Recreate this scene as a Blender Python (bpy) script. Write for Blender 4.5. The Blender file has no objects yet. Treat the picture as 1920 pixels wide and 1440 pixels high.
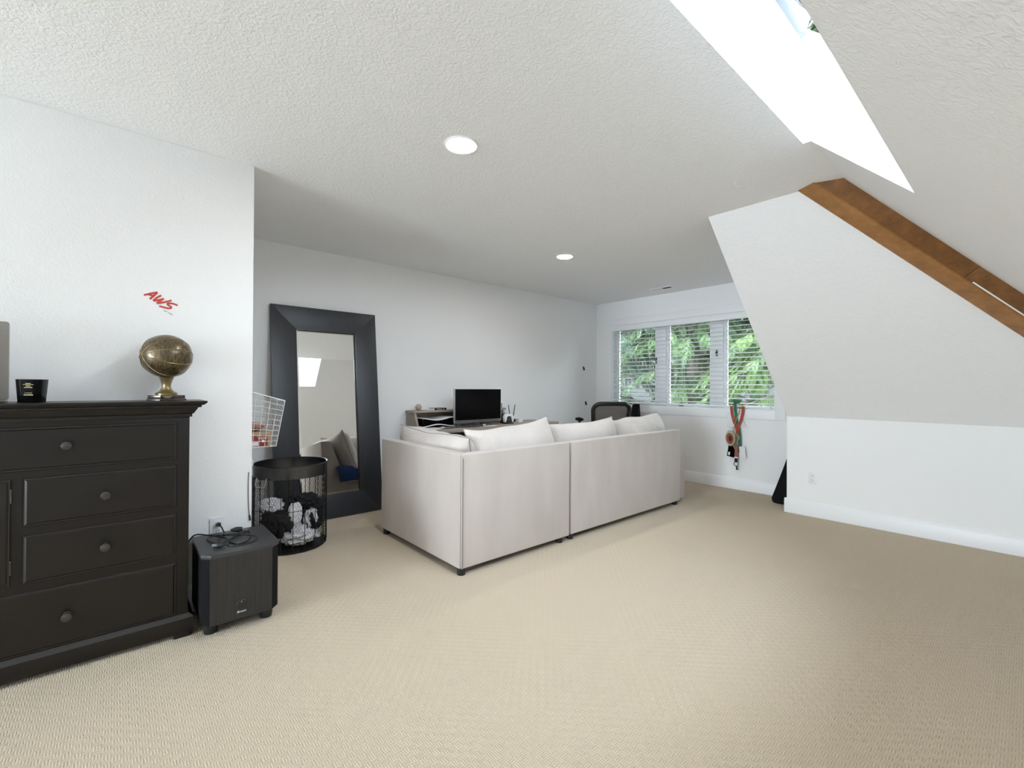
import bpy, bmesh, math, random
import numpy as np
from mathutils import Vector, Matrix, noise
R = math.radians
sc = bpy.context.scene
COL = sc.collection
random.seed(7)

# ------------------------------------------------------------------ camera, world, exposure
CAMZ, FPX = 1.1934, 849.9
def cam_axes(yaw, pitch, roll):
    f = Vector((-math.sin(yaw)*math.cos(pitch), math.cos(yaw)*math.cos(pitch), math.sin(pitch)))
    r = Vector((math.cos(yaw), math.sin(yaw), 0)); d = f.cross(r)
    return math.cos(roll)*r + math.sin(roll)*d, -math.sin(roll)*r + math.cos(roll)*d, f
cr_, cd_, cf_ = cam_axes(R(48.8655), R(0.3023), R(-0.3357))
cam = bpy.data.cameras.new('camera'); cam.sensor_width = 36; cam.lens = FPX/1920*36
cam.clip_start = 0.03; cam.clip_end = 200
co = bpy.data.objects.new('camera', cam); COL.objects.link(co)
M = Matrix.Identity(4)
for i in range(3):
    M[i][0] = cr_[i]; M[i][1] = -cd_[i]; M[i][2] = -cf_[i]
M[2][3] = CAMZ
co.matrix_world = M
sc.camera = co

SKY_STRENGTH = 27.0
w = bpy.data.worlds.new('overcast_sky'); sc.world = w; w.use_nodes = True
bg = w.node_tree.nodes['Background']
bg.inputs[0].default_value = (0.785, 0.895, 1.0, 1); bg.inputs[1].default_value = SKY_STRENGTH
sc.view_settings.view_transform = 'Standard'; sc.view_settings.look = 'None'
sc.view_settings.exposure = 0.58; sc.view_settings.gamma = 1.0
sc.view_settings.use_curve_mapping = False
sc.cycles.max_bounces = 8; sc.cycles.diffuse_bounces = 6; sc.cycles.glossy_bounces = 4
sc.cycles.transmission_bounces = 8; sc.cycles.transparent_max_bounces = 12
sc.cycles.use_denoising = True; sc.cycles.adaptive_threshold = 0.035; sc.cycles.sample_clamp_indirect = 8.0
sc.cycles.caustics_reflective = False; sc.cycles.caustics_refractive = False

# room dimensions (metres)
XL, XJ, YJ, YW, YK, XC = -4.352, -2.918, 0.586, 5.506, 4.888, -1.552
H, YS, XS, XR, ZK, YB = 2.44, 3.25, -0.73, 0.813, 0.92, -6.0
M1 = (H-ZK)/(YK-YS); M2 = (H-ZK)/(XR-XS)
XH = -0.765                                   # ceiling side of the skylight wells
SKYL = [(1.13, 2.63)]
XQ = -0.336                                   # lower edge of the wells
ROOF = 0.30                                   # roof thickness

def portal(name, loc, rot, sx, sy):
    l = bpy.data.lights.new(name, 'AREA'); l.shape = 'RECTANGLE'; l.size = sx; l.size_y = sy
    l.cycles.is_portal = True
    o = bpy.data.objects.new(name, l); COL.objects.link(o); o.location = loc; o.rotation_euler = rot
    return o
_n2 = Vector((M2, 0, 1)).normalized()
for a, b in SKYL:
    p = Vector((-0.55, (a+b)/2, H-M2*(-0.55-XS))) + _n2*(ROOF+0.09)
    portal('daylight_portal', p, (0, math.atan(M2), 0), 1.1, b-a+0.2)
portal('daylight_portal', (-2.96, YW+0.3, 1.5), (-math.pi/2, 0, 0), 2.5, 1.4)
FWIN = [(-2.15, -0.78, 0.12, 2.32), (-0.68, 0.12, 0.12, 1.50), (0.20, 0.62, 0.12, 1.02)]      # windows added in the unseen gable wall to brighten the room
for a, b, c, d in FWIN:
    portal('daylight_portal', ((a+b)/2, YB-0.25, (c+d)/2), (math.pi/2, 0, 0), b-a+.1, d-c+.1)

# ------------------------------------------------------------------ materials
def new_mat(name):
    m = bpy.data.materials.new(name); m.use_nodes = True
    return m, m.node_tree, m.node_tree.nodes['Principled BSDF']
def nd(nt, t, **kw):
    n = nt.nodes.new(t)
    for k, v in kw.items():
        if k.startswith('i_'): n.inputs[int(k[2:])].default_value = v
        else: setattr(n, k, v)
    return n
def mat(name, col, rough=0.5, metal=0.0, bump=0.0, bscale=60, bdist=0.002, var=0.0, vscale=8, coat=0.0,
        stretch=None, spec=0.5, detail=3, sheen=0.0, emit=None, estr=0):
    m, nt, bs = new_mat(name)
    bs.inputs['Base Color'].default_value = (*col, 1); bs.inputs['Roughness'].default_value = rough
    bs.inputs['Metallic'].default_value = metal; bs.inputs['Specular IOR Level'].default_value = spec
    bs.inputs['Coat Weight'].default_value = coat; bs.inputs['Coat Roughness'].default_value = 0.15
    bs.inputs['Sheen Weight'].default_value = sheen
    if emit:
        bs.inputs['Emission Color'].default_value = (*emit, 1); bs.inputs['Emission Strength'].default_value = estr
    if bump or var:
        tc = nd(nt, 'ShaderNodeTexCoord'); src = tc.outputs['Object']
        if stretch:
            mp = nd(nt, 'ShaderNodeMapping'); mp.inputs['Scale'].default_value = stretch
            nt.links.new(src, mp.inputs[0]); src = mp.outputs[0]
        if bump:
            n = nd(nt, 'ShaderNodeTexNoise'); n.inputs['Scale'].default_value = bscale; n.inputs['Detail'].default_value = detail
            b = nd(nt, 'ShaderNodeBump'); b.inputs['Strength'].default_value = bump; b.inputs['Distance'].default_value = bdist
            nt.links.new(src, n.inputs['Vector']); nt.links.new(n.outputs[0], b.inputs['Height'])
            nt.links.new(b.outputs[0], bs.inputs['Normal'])
        if var:
            n = nd(nt, 'ShaderNodeTexNoise'); n.inputs['Scale'].default_value = vscale; n.inputs['Detail'].default_value = 6
            nt.links.new(src, n.inputs['Vector'])
            mx = nd(nt, 'ShaderNodeMix', data_type='RGBA')
            mx.inputs['A'].default_value = (*[c*(1-var) for c in col], 1)
            mx.inputs['B'].default_value = (*[min(1, c*(1+var)) for c in col], 1)
            nt.links.new(n.outputs[0], mx.inputs['Factor']); nt.links.new(mx.outputs['Result'], bs.inputs['Base Color'])
    return m
def wood(name, c1, c2, rough=0.45, scale=(1, 12, 12), ns=3.0, coat=0.0, bump=0.1):
    m, nt, bs = new_mat(name)
    tc = nd(nt, 'ShaderNodeTexCoord'); mp = nd(nt, 'ShaderNodeMapping'); mp.inputs['Scale'].default_value = scale
    n = nd(nt, 'ShaderNodeTexNoise'); n.inputs['Scale'].default_value = ns; n.inputs['Detail'].default_value = 8
    n.inputs['Roughness'].default_value = 0.65
    r = nd(nt, 'ShaderNodeValToRGB'); r.color_ramp.elements[0].color = (*c1, 1); r.color_ramp.elements[1].color = (*c2, 1)
    r.color_ramp.elements[0].position = 0.3; r.color_ramp.elements[1].position = 0.7
    nt.links.new(tc.outputs['Object'], mp.inputs[0]); nt.links.new(mp.outputs[0], n.inputs['Vector'])
    nt.links.new(n.outputs[0], r.inputs[0]); nt.links.new(r.outputs[0], bs.inputs['Base Color'])
    b = nd(nt, 'ShaderNodeBump'); b.inputs['Strength'].default_value = bump; b.inputs['Distance'].default_value = 0.001
    nt.links.new(n.outputs[0], b.inputs['Height']); nt.links.new(b.outputs[0], bs.inputs['Normal'])
    bs.inputs['Roughness'].default_value = rough; bs.inputs['Coat Weight'].default_value = coat
    bs.inputs['Coat Roughness'].default_value = 0.12
    return m
def knockdown(name, col, s1, strength, dist):
    m, nt, bs = new_mat(name)
    bs.inputs['Base Color'].default_value = (*col, 1); bs.inputs['Roughness'].default_value = 0.75
    bs.inputs['Specular IOR Level'].default_value = 0.25
    tc = nd(nt, 'ShaderNodeTexCoord')
    n = nd(nt, 'ShaderNodeTexNoise'); n.inputs['Scale'].default_value = s1; n.inputs['Detail'].default_value = 4
    n.inputs['Distortion'].default_value = 1.2
    r = nd(nt, 'ShaderNodeValToRGB'); r.color_ramp.elements[0].position = 0.42; r.color_ramp.elements[1].position = 0.62
    n2 = nd(nt, 'ShaderNodeTexNoise'); n2.inputs['Scale'].default_value = s1*3.5; n2.inputs['Detail'].default_value = 2
    ma = nd(nt, 'ShaderNodeMath', operation='MULTIPLY_ADD'); ma.inputs[1].default_value = 0.35
    b = nd(nt, 'ShaderNodeBump'); b.inputs['Strength'].default_value = strength; b.inputs['Distance'].default_value = dist
    nt.links.new(tc.outputs['Object'], n.inputs['Vector']); nt.links.new(tc.outputs['Object'], n2.inputs['Vector'])
    nt.links.new(n.outputs[0], r.inputs[0]); nt.links.new(n2.outputs[0], ma.inputs[0]); nt.links.new(r.outputs[0], ma.inputs[2])
    nt.links.new(ma.outputs[0], b.inputs['Height']); nt.links.new(b.outputs[0], bs.inputs['Normal'])
    return m
def carpet_mat():
    m, nt, bs = new_mat('carpet_loop')
    tc = nd(nt, 'ShaderNodeTexCoord')
    mp = nd(nt, 'ShaderNodeMapping'); mp.inputs['Rotation'].default_value = (0, 0, R(0))
    nt.links.new(tc.outputs['Object'], mp.inputs[0])
    nz = nd(nt, 'ShaderNodeTexNoise'); nz.inputs['Scale'].default_value = 60; nz.inputs['Detail'].default_value = 2
    nt.links.new(mp.outputs[0], nz.inputs['Vector'])
    vm = nd(nt, 'ShaderNodeVectorMath', operation='MULTIPLY_ADD'); vm.inputs[1].default_value = (0.004, 0.004, 0)
    nt.links.new(nz.outputs['Color'], vm.inputs[0]); nt.links.new(mp.outputs[0], vm.inputs[2])
    ck = nd(nt, 'ShaderNodeTexChecker'); ck.inputs['Scale'].default_value = 42
    nt.links.new(vm.outputs[0], ck.inputs['Vector'])
    wv = []
    for ax in ('X', 'Y'):
        wn = nd(nt, 'ShaderNodeTexWave', bands_direction=ax); wn.inputs['Scale'].default_value = 40
        wn.inputs['Distortion'].default_value = 0.8; wn.inputs['Detail'].default_value = 1
        nt.links.new(vm.outputs[0], wn.inputs['Vector']); wv.append(wn)
    mx = nd(nt, 'ShaderNodeMix', data_type='RGBA')
    nt.links.new(ck.outputs['Fac'], mx.inputs['Factor']); nt.links.new(wv[0].outputs[0], mx.inputs['A']); nt.links.new(wv[1].outputs[0], mx.inputs['B'])
    n2 = nd(nt, 'ShaderNodeTexNoise'); n2.inputs['Scale'].default_value = 220; n2.inputs['Detail'].default_value = 2
    nt.links.new(mp.outputs[0], n2.inputs['Vector'])
    ad = nd(nt, 'ShaderNodeMath', operation='MULTIPLY_ADD'); ad.inputs[1].default_value = 0.9
    nt.links.new(n2.outputs[0], ad.inputs[0]); nt.links.new(mx.outputs['Result'], ad.inputs[2])
    b = nd(nt, 'ShaderNodeBump'); b.inputs['Strength'].default_value = 0.55; b.inputs['Distance'].default_value = 0.004
    nt.links.new(ad.outputs[0], b.inputs['Height']); nt.links.new(b.outputs[0], bs.inputs['Normal'])
    r = nd(nt, 'ShaderNodeValToRGB')
    r.color_ramp.elements[0].color = (0.46, 0.365, 0.252, 1); r.color_ramp.elements[1].color = (0.66, 0.555, 0.415, 1)
    r.color_ramp.elements[0].position = 0.15; r.color_ramp.elements[1].position = 0.85
    dv = nd(nt, 'ShaderNodeMath', operation='DIVIDE'); dv.inputs[1].default_value = 1.6
    nt.links.new(ad.outputs[0], dv.inputs[0]); nt.links.new(dv.outputs[0], r.inputs[0])
    nt.links.new(r.outputs[0], bs.inputs['Base Color'])
    bs.inputs['Roughness'].default_value = 0.95; bs.inputs['Specular IOR Level'].default_value = 0.1
    bs.inputs['Sheen Weight'].default_value = 0.15
    return m
def glass_mat(name, col=(1, 1, 1), alpha=0.1, rough=0.02):
    m, nt, bs = new_mat(name)
    out = nt.nodes['Material Output']
    t = nd(nt, 'ShaderNodeBsdfTransparent'); t.inputs[0].default_value = (*col, 1)
    g = nd(nt, 'ShaderNodeBsdfGlossy'); g.inputs['Roughness'].default_value = rough
    mix = nd(nt, 'ShaderNodeMixShader')
    fr = nd(nt, 'ShaderNodeFresnel'); fr.inputs[0].default_value = 1.45
    ml = nd(nt, 'ShaderNodeMath', operation='MULTIPLY'); ml.inputs[1].default_value = alpha*10
    nt.links.new(fr.outputs[0], ml.inputs[0]); nt.links.new(ml.outputs[0], mix.inputs[0])
    nt.links.new(t.outputs[0], mix.inputs[1]); nt.links.new(g.outputs[0], mix.inputs[2])
    nt.links.new(mix.outputs[0], out.inputs[0])
    return m
def leaf_mat(name, dark, light, scale):
    m, nt, bs = new_mat(name)
    tc = nd(nt, 'ShaderNodeTexCoord'); n = nd(nt, 'ShaderNodeTexNoise'); n.inputs['Scale'].default_value = scale; n.inputs['Detail'].default_value = 4
    r = nd(nt, 'ShaderNodeValToRGB'); r.color_ramp.elements[0].color = (*dark, 1); r.color_ramp.elements[1].color = (*light, 1)
    r.color_ramp.elements[0].position = 0.38; r.color_ramp.elements[1].position = 0.66
    nt.links.new(tc.outputs['Object'], n.inputs['Vector']); nt.links.new(n.outputs[0], r.inputs[0])
    nt.links.new(r.outputs[0], bs.inputs['Base Color']); bs.inputs['Roughness'].default_value = 0.6
    tr = nd(nt, 'ShaderNodeBsdfTranslucent'); nt.links.new(r.outputs[0], tr.inputs[0])
    mx = nd(nt, 'ShaderNodeMixShader'); mx.inputs[0].default_value = 0.35
    nt.links.new(bs.outputs[0], mx.inputs[1]); nt.links.new(tr.outputs[0], mx.inputs[2])
    nt.links.new(mx.outputs[0], nt.nodes['Material Output'].inputs[0])
    return m
def net_mat(name, col, cover):
    m, nt, bs = new_mat(name)
    bs.inputs['Base Color'].default_value = (*col, 1); bs.inputs['Roughness'].default_value = 0.6
    tr = nd(nt, 'ShaderNodeBsdfTransparent'); mx = nd(nt, 'ShaderNodeMixShader'); mx.inputs[0].default_value = cover
    nt.links.new(tr.outputs[0], mx.inputs[1]); nt.links.new(bs.outputs[0], mx.inputs[2])
    nt.links.new(mx.outputs[0], nt.nodes['Material Output'].inputs[0])
    return m

MT = dict(
    wall=knockdown('wall_paint', (0.87, 0.87, 0.87), 70, 0.16, 0.002),
    ceil=knockdown('ceiling_texture', (0.90, 0.90, 0.90), 46, 0.30, 0.004),
    well=mat('well_paint', (0.86, 0.86, 0.86), 0.7),
    trim=mat('white_trim', (0.86, 0.87, 0.885), 0.4),
    carpet=carpet_mat(),
    beam_lo=wood('beam_wood_light', (0.26, 0.115, 0.035), (0.42, 0.20, 0.065), 0.5, (3, 3, 3), 5),  # lit copy of the beam wood, brightness put into the colour
    beam_hi=wood('beam_wood_dark', (0.13, 0.052, 0.013), (0.25, 0.105, 0.027), 0.5, (3, 3, 3), 5),  # same wood for the upper board, shade put into its colour
    espresso=mat('espresso_wood', (0.0105, 0.0078, 0.0060), 0.36, var=0.25, vscale=6, bump=0.05, bscale=30, coat=0.0, spec=0.35),
    espresso_worn=mat('espresso_worn_edge', (0.035, 0.020, 0.015), 0.3),  # slightly lighter, browner espresso for the drawer edges
    gloss=mat('espresso_gloss', (0.010, 0.009, 0.010), 0.22, coat=0.6),
    pipe2=mat('pillow_piping', (0.30, 0.275, 0.25), 0.9),
    knob=mat('pewter_knob', (0.045, 0.043, 0.04), 0.22, metal=0.5, coat=0.6),
    mframe=wood('black_brown_veneer', (0.016, 0.017, 0.021), (0.034, 0.036, 0.042), 0.38, (1, 60, 1.2), 4, bump=0.25),
    mirror=mat('mirror_silver', (0.90, 0.91, 0.90), 0.0, metal=1.0),
    silver=mat('bevel_silver', (0.75, 0.75, 0.72), 0.12, metal=1.0),
    sofa=mat('greige_linen', (0.53, 0.470, 0.430), 0.9, bump=0.35, bscale=420, bdist=0.001, var=0.17, vscale=6, stretch=(1, 1, 0.3), sheen=0.3, spec=0.2),
    pillow=mat('pillow_linen', (0.62, 0.57, 0.53), 0.9, bump=0.55, bscale=11, bdist=0.025, detail=5, var=0.06, vscale=5, sheen=0.3, spec=0.2),
    piping=mat('dark_piping', (0.20, 0.175, 0.15), 0.8),
    blackplastic=mat('black_plastic', (0.012, 0.012, 0.013), 0.35),
    blackmatte=mat('black_matte', (0.006, 0.006, 0.0065), 0.8, bump=0.2, bscale=150, spec=0.15),
    underside=mat('black_dustcover', (0.006, 0.005, 0.005), 0.9),
    desk=wood('grey_oak', (0.25, 0.205, 0.17), (0.42, 0.365, 0.315), 0.6, (18, 1.2, 18), 3),
    deskdark=wood('dark_oak', (0.05, 0.04, 0.032), (0.10, 0.08, 0.065), 0.6, (18, 1.2, 18), 3),
    screen=mat('screen_glass', (0.0025, 0.0025, 0.003), 0.15, spec=0.12),
    bezel=mat('silver_bezel', (0.62, 0.62, 0.62), 0.35, metal=0.7),
    whiteplastic=mat('white_plastic', (0.80, 0.80, 0.82), 0.35),
    paper=mat('white_paper', (0.78, 0.78, 0.80), 0.8),
    maroon=mat('maroon_cover', (0.13, 0.05, 0.07), 0.5),
    slate=mat('slate_cover', (0.05, 0.055, 0.075), 0.5),
    greyphone=mat('grey_phone', (0.10, 0.10, 0.10), 0.25),
    leather=mat('ball_leather', (0.48, 0.42, 0.34), 0.6),
    redink=mat('red_paint', (0.50, 0.045, 0.035), 0.6),
    darkink=mat('dark_ink', (0.10, 0.05, 0.05), 0.7),
    gold=mat('gold_print', (0.62, 0.50, 0.26), 0.4, metal=0.4),
    whiteprint=mat('white_print', (0.85, 0.85, 0.85), 0.5),
    mahogany=mat('mahogany_gloss', (0.035, 0.016, 0.013), 0.15, coat=0.6),
    rim=mat('brushed_black_steel', (0.085, 0.085, 0.086), 0.27, metal=0.9, var=0.5, vscale=9),
    wire=mat('black_wire', (0.02, 0.02, 0.02), 0.4, metal=0.6),
    whitewire=mat('white_wire', (0.78, 0.78, 0.76), 0.4),
    blackcloth=mat('black_cotton', (0.012, 0.012, 0.014), 0.95, bump=0.5, bscale=90, bdist=0.004),
    whitecloth=mat('white_terry', (0.72, 0.71, 0.74), 0.95, bump=0.7, bscale=160, bdist=0.005, var=0.12, vscale=40),
    bluecloth=mat('blue_fleece', (0.012, 0.05, 0.17), 0.9, bump=0.3, bscale=120, sheen=0.3),
    subveneer=wood('black_ash', (0.010, 0.0095, 0.009), (0.030, 0.028, 0.026), 0.42, (60, 60, 1.5), 3, bump=0.2),
    subgrain=wood('black_ash_top', (0.018, 0.018, 0.019), (0.05, 0.05, 0.051), 0.38, (60, 2, 60), 3, bump=0.2),
    redbox=mat('red_card', (0.27, 0.035, 0.022), 0.6),
    tancard=mat('tan_card', (0.42, 0.31, 0.20), 0.7),
    pinkpaper=mat('brown_tissue', (0.42, 0.22, 0.16), 0.8, var=0.2, vscale=20),
    green=mat('green_ribbon', (0.02, 0.14, 0.07), 0.6),
    redribbon=mat('red_ribbon', (0.38, 0.05, 0.025), 0.6),
    beadgold=mat('gold_bead', (0.55, 0.42, 0.20), 0.3, metal=0.7),
    ruby=mat('ruby_enamel', (0.16, 0.012, 0.012), 0.15, coat=0.5),
    dotted=mat('red_white_strap', (0.35, 0.09, 0.08), 0.6, var=0.95, vscale=70),
    lamp=mat('lamp_diffuser', (1, 1, 1), 0.5, emit=(1, 0.985, 0.96), estr=165),
    ventdark=mat('vent_dark', (0.02, 0.02, 0.02), 0.8),
    glass=glass_mat('window_glass', (0.98, 0.99, 0.99)), tint=glass_mat('tinted_window_glass', (0.80, 0.82, 0.81)),
    skyglass=glass_mat('skylight_glass', (0.66, 0.68, 0.70)),
    smoke=glass_mat('smoked_acrylic', (0.60, 0.575, 0.545), 0.08, 0.02),
    net=net_mat('chair_net', (0.07, 0.052, 0.042), 0.80),
    leafa=leaf_mat('conifer_leaf', (0.016, 0.032, 0.013), (0.085, 0.135, 0.052), 2.2),
    leafb=leaf_mat('conifer_leaf_bright', (0.014, 0.030, 0.009), (0.105, 0.165, 0.048), 2.2),
    leafc=leaf_mat('conifer_leaf_blue', (0.015, 0.029, 0.018), (0.07, 0.105, 0.065), 2.2),
    bark=mat('bark', (0.035, 0.027, 0.02), 0.9, bump=0.6, bscale=14, bdist=0.02, var=0.3, vscale=9),
    soil=mat('forest_floor', (0.0052, 0.0050, 0.0036), 0.95, var=0.5, vscale=1.4),
)
def trophy_mat():
    m, nt, bs = new_mat('antique_bronze')
    tc = nd(nt, 'ShaderNodeTexCoord'); mp = nd(nt, 'ShaderNodeMapping'); mp.inputs['Scale'].default_value = (1, 1, 0.35)
    n = nd(nt, 'ShaderNodeTexNoise'); n.inputs['Scale'].default_value = 130; n.inputs['Detail'].default_value = 9
    r = nd(nt, 'ShaderNodeValToRGB'); r.color_ramp.elements[0].color = (0.040, 0.028, 0.014, 1)
    r.color_ramp.elements[1].color = (0.20, 0.145, 0.070, 1); r.color_ramp.elements[0].position = 0.32; r.color_ramp.elements[1].position = 0.75
    nt.links.new(tc.outputs['Object'], mp.inputs[0]); nt.links.new(mp.outputs[0], n.inputs['Vector'])
    nt.links.new(n.outputs[0], r.inputs[0]); nt.links.new(r.outputs[0], bs.inputs['Base Color'])
    bs.inputs['Metallic'].default_value = 0.55; bs.inputs['Roughness'].default_value = 0.36; bs.inputs['Coat Weight'].default_value = 0.3
    return m
MT['bronze'] = trophy_mat()
MT['brass'] = mat('polished_brass', (0.30, 0.23, 0.11), 0.33, metal=0.85, var=0.3, vscale=30)

# ------------------------------------------------------------------ mesh helpers
OFF = {}
class MB:
    def __init__(s): s.v = []; s.f = []
    def add(s, vs, fs, Mx=None):
        o = len(s.v)
        s.v += [tuple(Mx @ Vector(p)) if Mx else tuple(p) for p in vs]
        s.f += [tuple(i+o for i in f) for f in fs]; return s
    def box(s, x0, x1, y0, y1, z0, z1, Mx=None):
        return s.add([(x0,y0,z0),(x1,y0,z0),(x1,y1,z0),(x0,y1,z0),(x0,y0,z1),(x1,y0,z1),(x1,y1,z1),(x0,y1,z1)],
                     [(0,3,2,1),(4,5,6,7),(0,1,5,4),(1,2,6,5),(2,3,7,6),(3,0,4,7)], Mx)
    def prism(s, poly, axis, a, b, Mx=None):
        def P(p, t):
            return {'x': (t, p[0], p[1]), 'y': (p[0], t, p[1]), 'z': (p[0], p[1], t)}[axis]
        n = len(poly)
        vs = [P(p, a) for p in poly] + [P(p, b) for p in poly]
        fs = [tuple(range(n))[::-1], tuple(range(n, 2*n))] + [(i, (i+1) % n, n+(i+1) % n, n+i) for i in range(n)]
        return s.add(vs, fs, Mx)
    def hull2(s, pa, pb):
        n = len(pa)
        return s.add(list(pa)+list(pb), [tuple(range(n))[::-1], tuple(range(n, 2*n))] + [(i, (i+1) % n, n+(i+1) % n, n+i) for i in range(n)])
    def tube(s, pts, r, seg=6, closed=False, Mx=None):
        pts = [Vector(p) for p in pts]; n = len(pts); vs = []; fs = []
        rr = r if isinstance(r, (list, tuple)) else [r]*n
        def tan(i):
            if closed: return (pts[(i+1) % n]-pts[i-1]).normalized()
            return (pts[min(i+1, n-1)]-pts[max(i-1, 0)]).normalized()
        t = tan(0); u = t.orthogonal().normalized()
        for i in range(n):
            t2 = tan(i); u = (u - t2*u.dot(t2))
            u = u.normalized() if u.length > 1e-6 else t2.orthogonal().normalized()
            b = t2.cross(u)
            for k in range(seg):
                a = 2*math.pi*k/seg
                vs.append(pts[i] + (u*math.cos(a)+b*math.sin(a))*rr[i])
        m = n if closed else n-1
        for i in range(m):
            for k in range(seg):
                j = (i+1) % n
                fs.append((i*seg+k, i*seg+(k+1) % seg, j*seg+(k+1) % seg, j*seg+k))
        if not closed:
            fs.append(tuple(range(seg))[::-1]); fs.append(tuple((n-1)*seg+k for k in range(seg)))
        return s.add(vs, fs, Mx)
    def ribbon(s, pts, wid, th, nrm):
        # flat strap along pts, width axis = tangent x nrm
        pts = [Vector(p) for p in pts]; nrm = Vector(nrm).normalized(); n = len(pts); vs = []; fs = []
        ww = wid if isinstance(wid, (list, tuple)) else [wid]*n
        for i in range(n):
            t = (pts[min(i+1, n-1)]-pts[max(i-1, 0)]).normalized(); b = t.cross(nrm).normalized(); nn = b.cross(t)
            for a, c in ((-1, -1), (1, -1), (1, 1), (-1, 1)):
                vs.append(pts[i]+b*(a*ww[i]/2)+nn*(c*th/2))
        for i in range(n-1):
            for k in range(4): fs.append((i*4+k, i*4+(k+1) % 4, i*4+4+(k+1) % 4, i*4+4+k))
        fs += [(3, 2, 1, 0), tuple((n-1)*4+k for k in range(4))]
        return s.add(vs, fs)
    def lathe(s, prof, seg=24, Mx=None):
        vs = []; fs = []; n = len(prof)
        for k in range(seg):
            a = 2*math.pi*k/seg
            for r, z in prof: vs.append((max(r, 1e-5)*math.cos(a), max(r, 1e-5)*math.sin(a), z))
        for k in range(seg):
            j = (k+1) % seg
            for i in range(n-1): fs.append((k*n+i, j*n+i, j*n+i+1, k*n+i+1))
        return s.add(vs, fs, Mx)
    def sphere(s, c, r, seg=24, rings=14, Mx=None):
        rad = r if isinstance(r, (tuple, list)) else (r, r, r); vs = []; fs = []
        for i in range(rings+1):
            th = math.pi*i/rings
            for k in range(seg):
                a = 2*math.pi*k/seg
                vs.append((c[0]+rad[0]*math.sin(th)*math.cos(a), c[1]+rad[1]*math.sin(th)*math.sin(a), c[2]+rad[2]*math.cos(th)))
        for i in range(rings):
            for k in range(seg): fs.append((i*seg+k, (i+1)*seg+k, (i+1)*seg+(k+1) % seg, i*seg+(k+1) % seg))
        return s.add(vs, fs, Mx)
    def build(s, name, m, parent=None, smooth=False, bev=0.0, seg=2, recalc=True, ang=35):
        me = bpy.data.meshes.new(name); me.from_pydata(s.v, [], s.f)
        if recalc or bev:
            bm = bmesh.new(); bm.from_mesh(me)
            bmesh.ops.remove_doubles(bm, verts=bm.verts, dist=1e-5)
            bmesh.ops.recalc_face_normals(bm, faces=bm.faces)
            if bev:
                ed = [e for e in bm.edges if len(e.link_faces) == 2 and e.calc_face_angle(0) > R(28)]
                bmesh.ops.bevel(bm, geom=ed, offset=bev, segments=seg, affect='EDGES', profile=0.6, clamp_overlap=True)
            bm.to_mesh(me); bm.free()
        if smooth or bev:
            for p in me.polygons: p.use_smooth = True
            me.set_sharp_from_angle(angle=R(ang))
        me.materials.append(MT[m] if isinstance(m, str) else m)
        o = bpy.data.objects.new(name, me); COL.objects.link(o)
        if parent: attach(o, parent)
        return o
def attach(o, parent):
    o.parent = parent
    off = OFF.get(parent.name, Vector((0, 0, 0)))
    o.location = -off
def tag(o, label=None, cat=None, group=None, kind=None):
    if label: o['label'] = label
    if cat: o['category'] = cat
    if group: o['group'] = group
    if kind: o['kind'] = kind
    return o
def thing(name, label, cat, loc=(0, 0, 0), rot=(0, 0, 0), local=False, group=None, kind=None):
    o = bpy.data.objects.new(name, None); COL.objects.link(o); o.empty_display_size = 0.1
    o.location = loc; o.rotation_euler = rot
    if not local: OFF[o.name] = Vector(loc)
    return tag(o, label, cat, group, kind)
def struct(name, mb, m, label, cat, **kw):
    return tag(mb.build(name, m, **kw), label, cat, kind='structure')
def copy_part(o, parent, loc=None):
    c = o.copy(); COL.objects.link(c); c.parent = parent
    if loc is not None: c.location = loc
    return c
def bez(pts, n=8):
    # Catmull-Rom through pts
    P = [Vector(p) for p in pts]; out = []
    for i in range(len(P)-1):
        p0 = P[max(i-1, 0)]; p1 = P[i]; p2 = P[i+1]; p3 = P[min(i+2, len(P)-1)]
        for k in range(n):
            t = k/n
            out.append(0.5*((2*p1)+(-p0+p2)*t+(2*p0-5*p1+4*p2-p3)*t*t+(-p0+3*p1-3*p2+p3)*t**3))
    out.append(P[-1]); return out
def roundrect(x0, x1, y0, y1, r, n=5):
    out = []
    for cx, cy, a0 in ((x1-r, y1-r, 0), (x0+r, y1-r, 90), (x0+r, y0+r, 180), (x1-r, y0+r, 270)):
        for k in range(n+1):
            a = R(a0+90*k/n); out.append((cx+r*math.cos(a), cy+r*math.sin(a)))
    return out
def text_mesh(name, body, size, Mx, m, parent, shear=0.0, ext=0.0004):
    cu = bpy.data.curves.new(name, 'FONT'); cu.body = body; cu.size = size; cu.shear = shear; cu.extrude = ext
    cu.align_x = 'CENTER'; cu.align_y = 'CENTER'; cu.resolution_u = 3
    tmp = bpy.data.objects.new(name+'_tmp', cu); COL.objects.link(tmp)
    me = bpy.data.meshes.new_from_object(tmp.evaluated_get(bpy.context.evaluated_depsgraph_get()))
    bpy.data.objects.remove(tmp)
    me.transform(Mx); me.materials.clear(); me.materials.append(MT[m])
    o = bpy.data.objects.new(name, me); COL.objects.link(o); attach(o, parent)
    return o
# frame facing +x: local x -> +y, local y -> +z, local z -> +x
def face_px(x, y, z): return Matrix(((0, 0, 1, x), (1, 0, 0, y), (0, 1, 0, z), (0, 0, 0, 1)))

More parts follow.
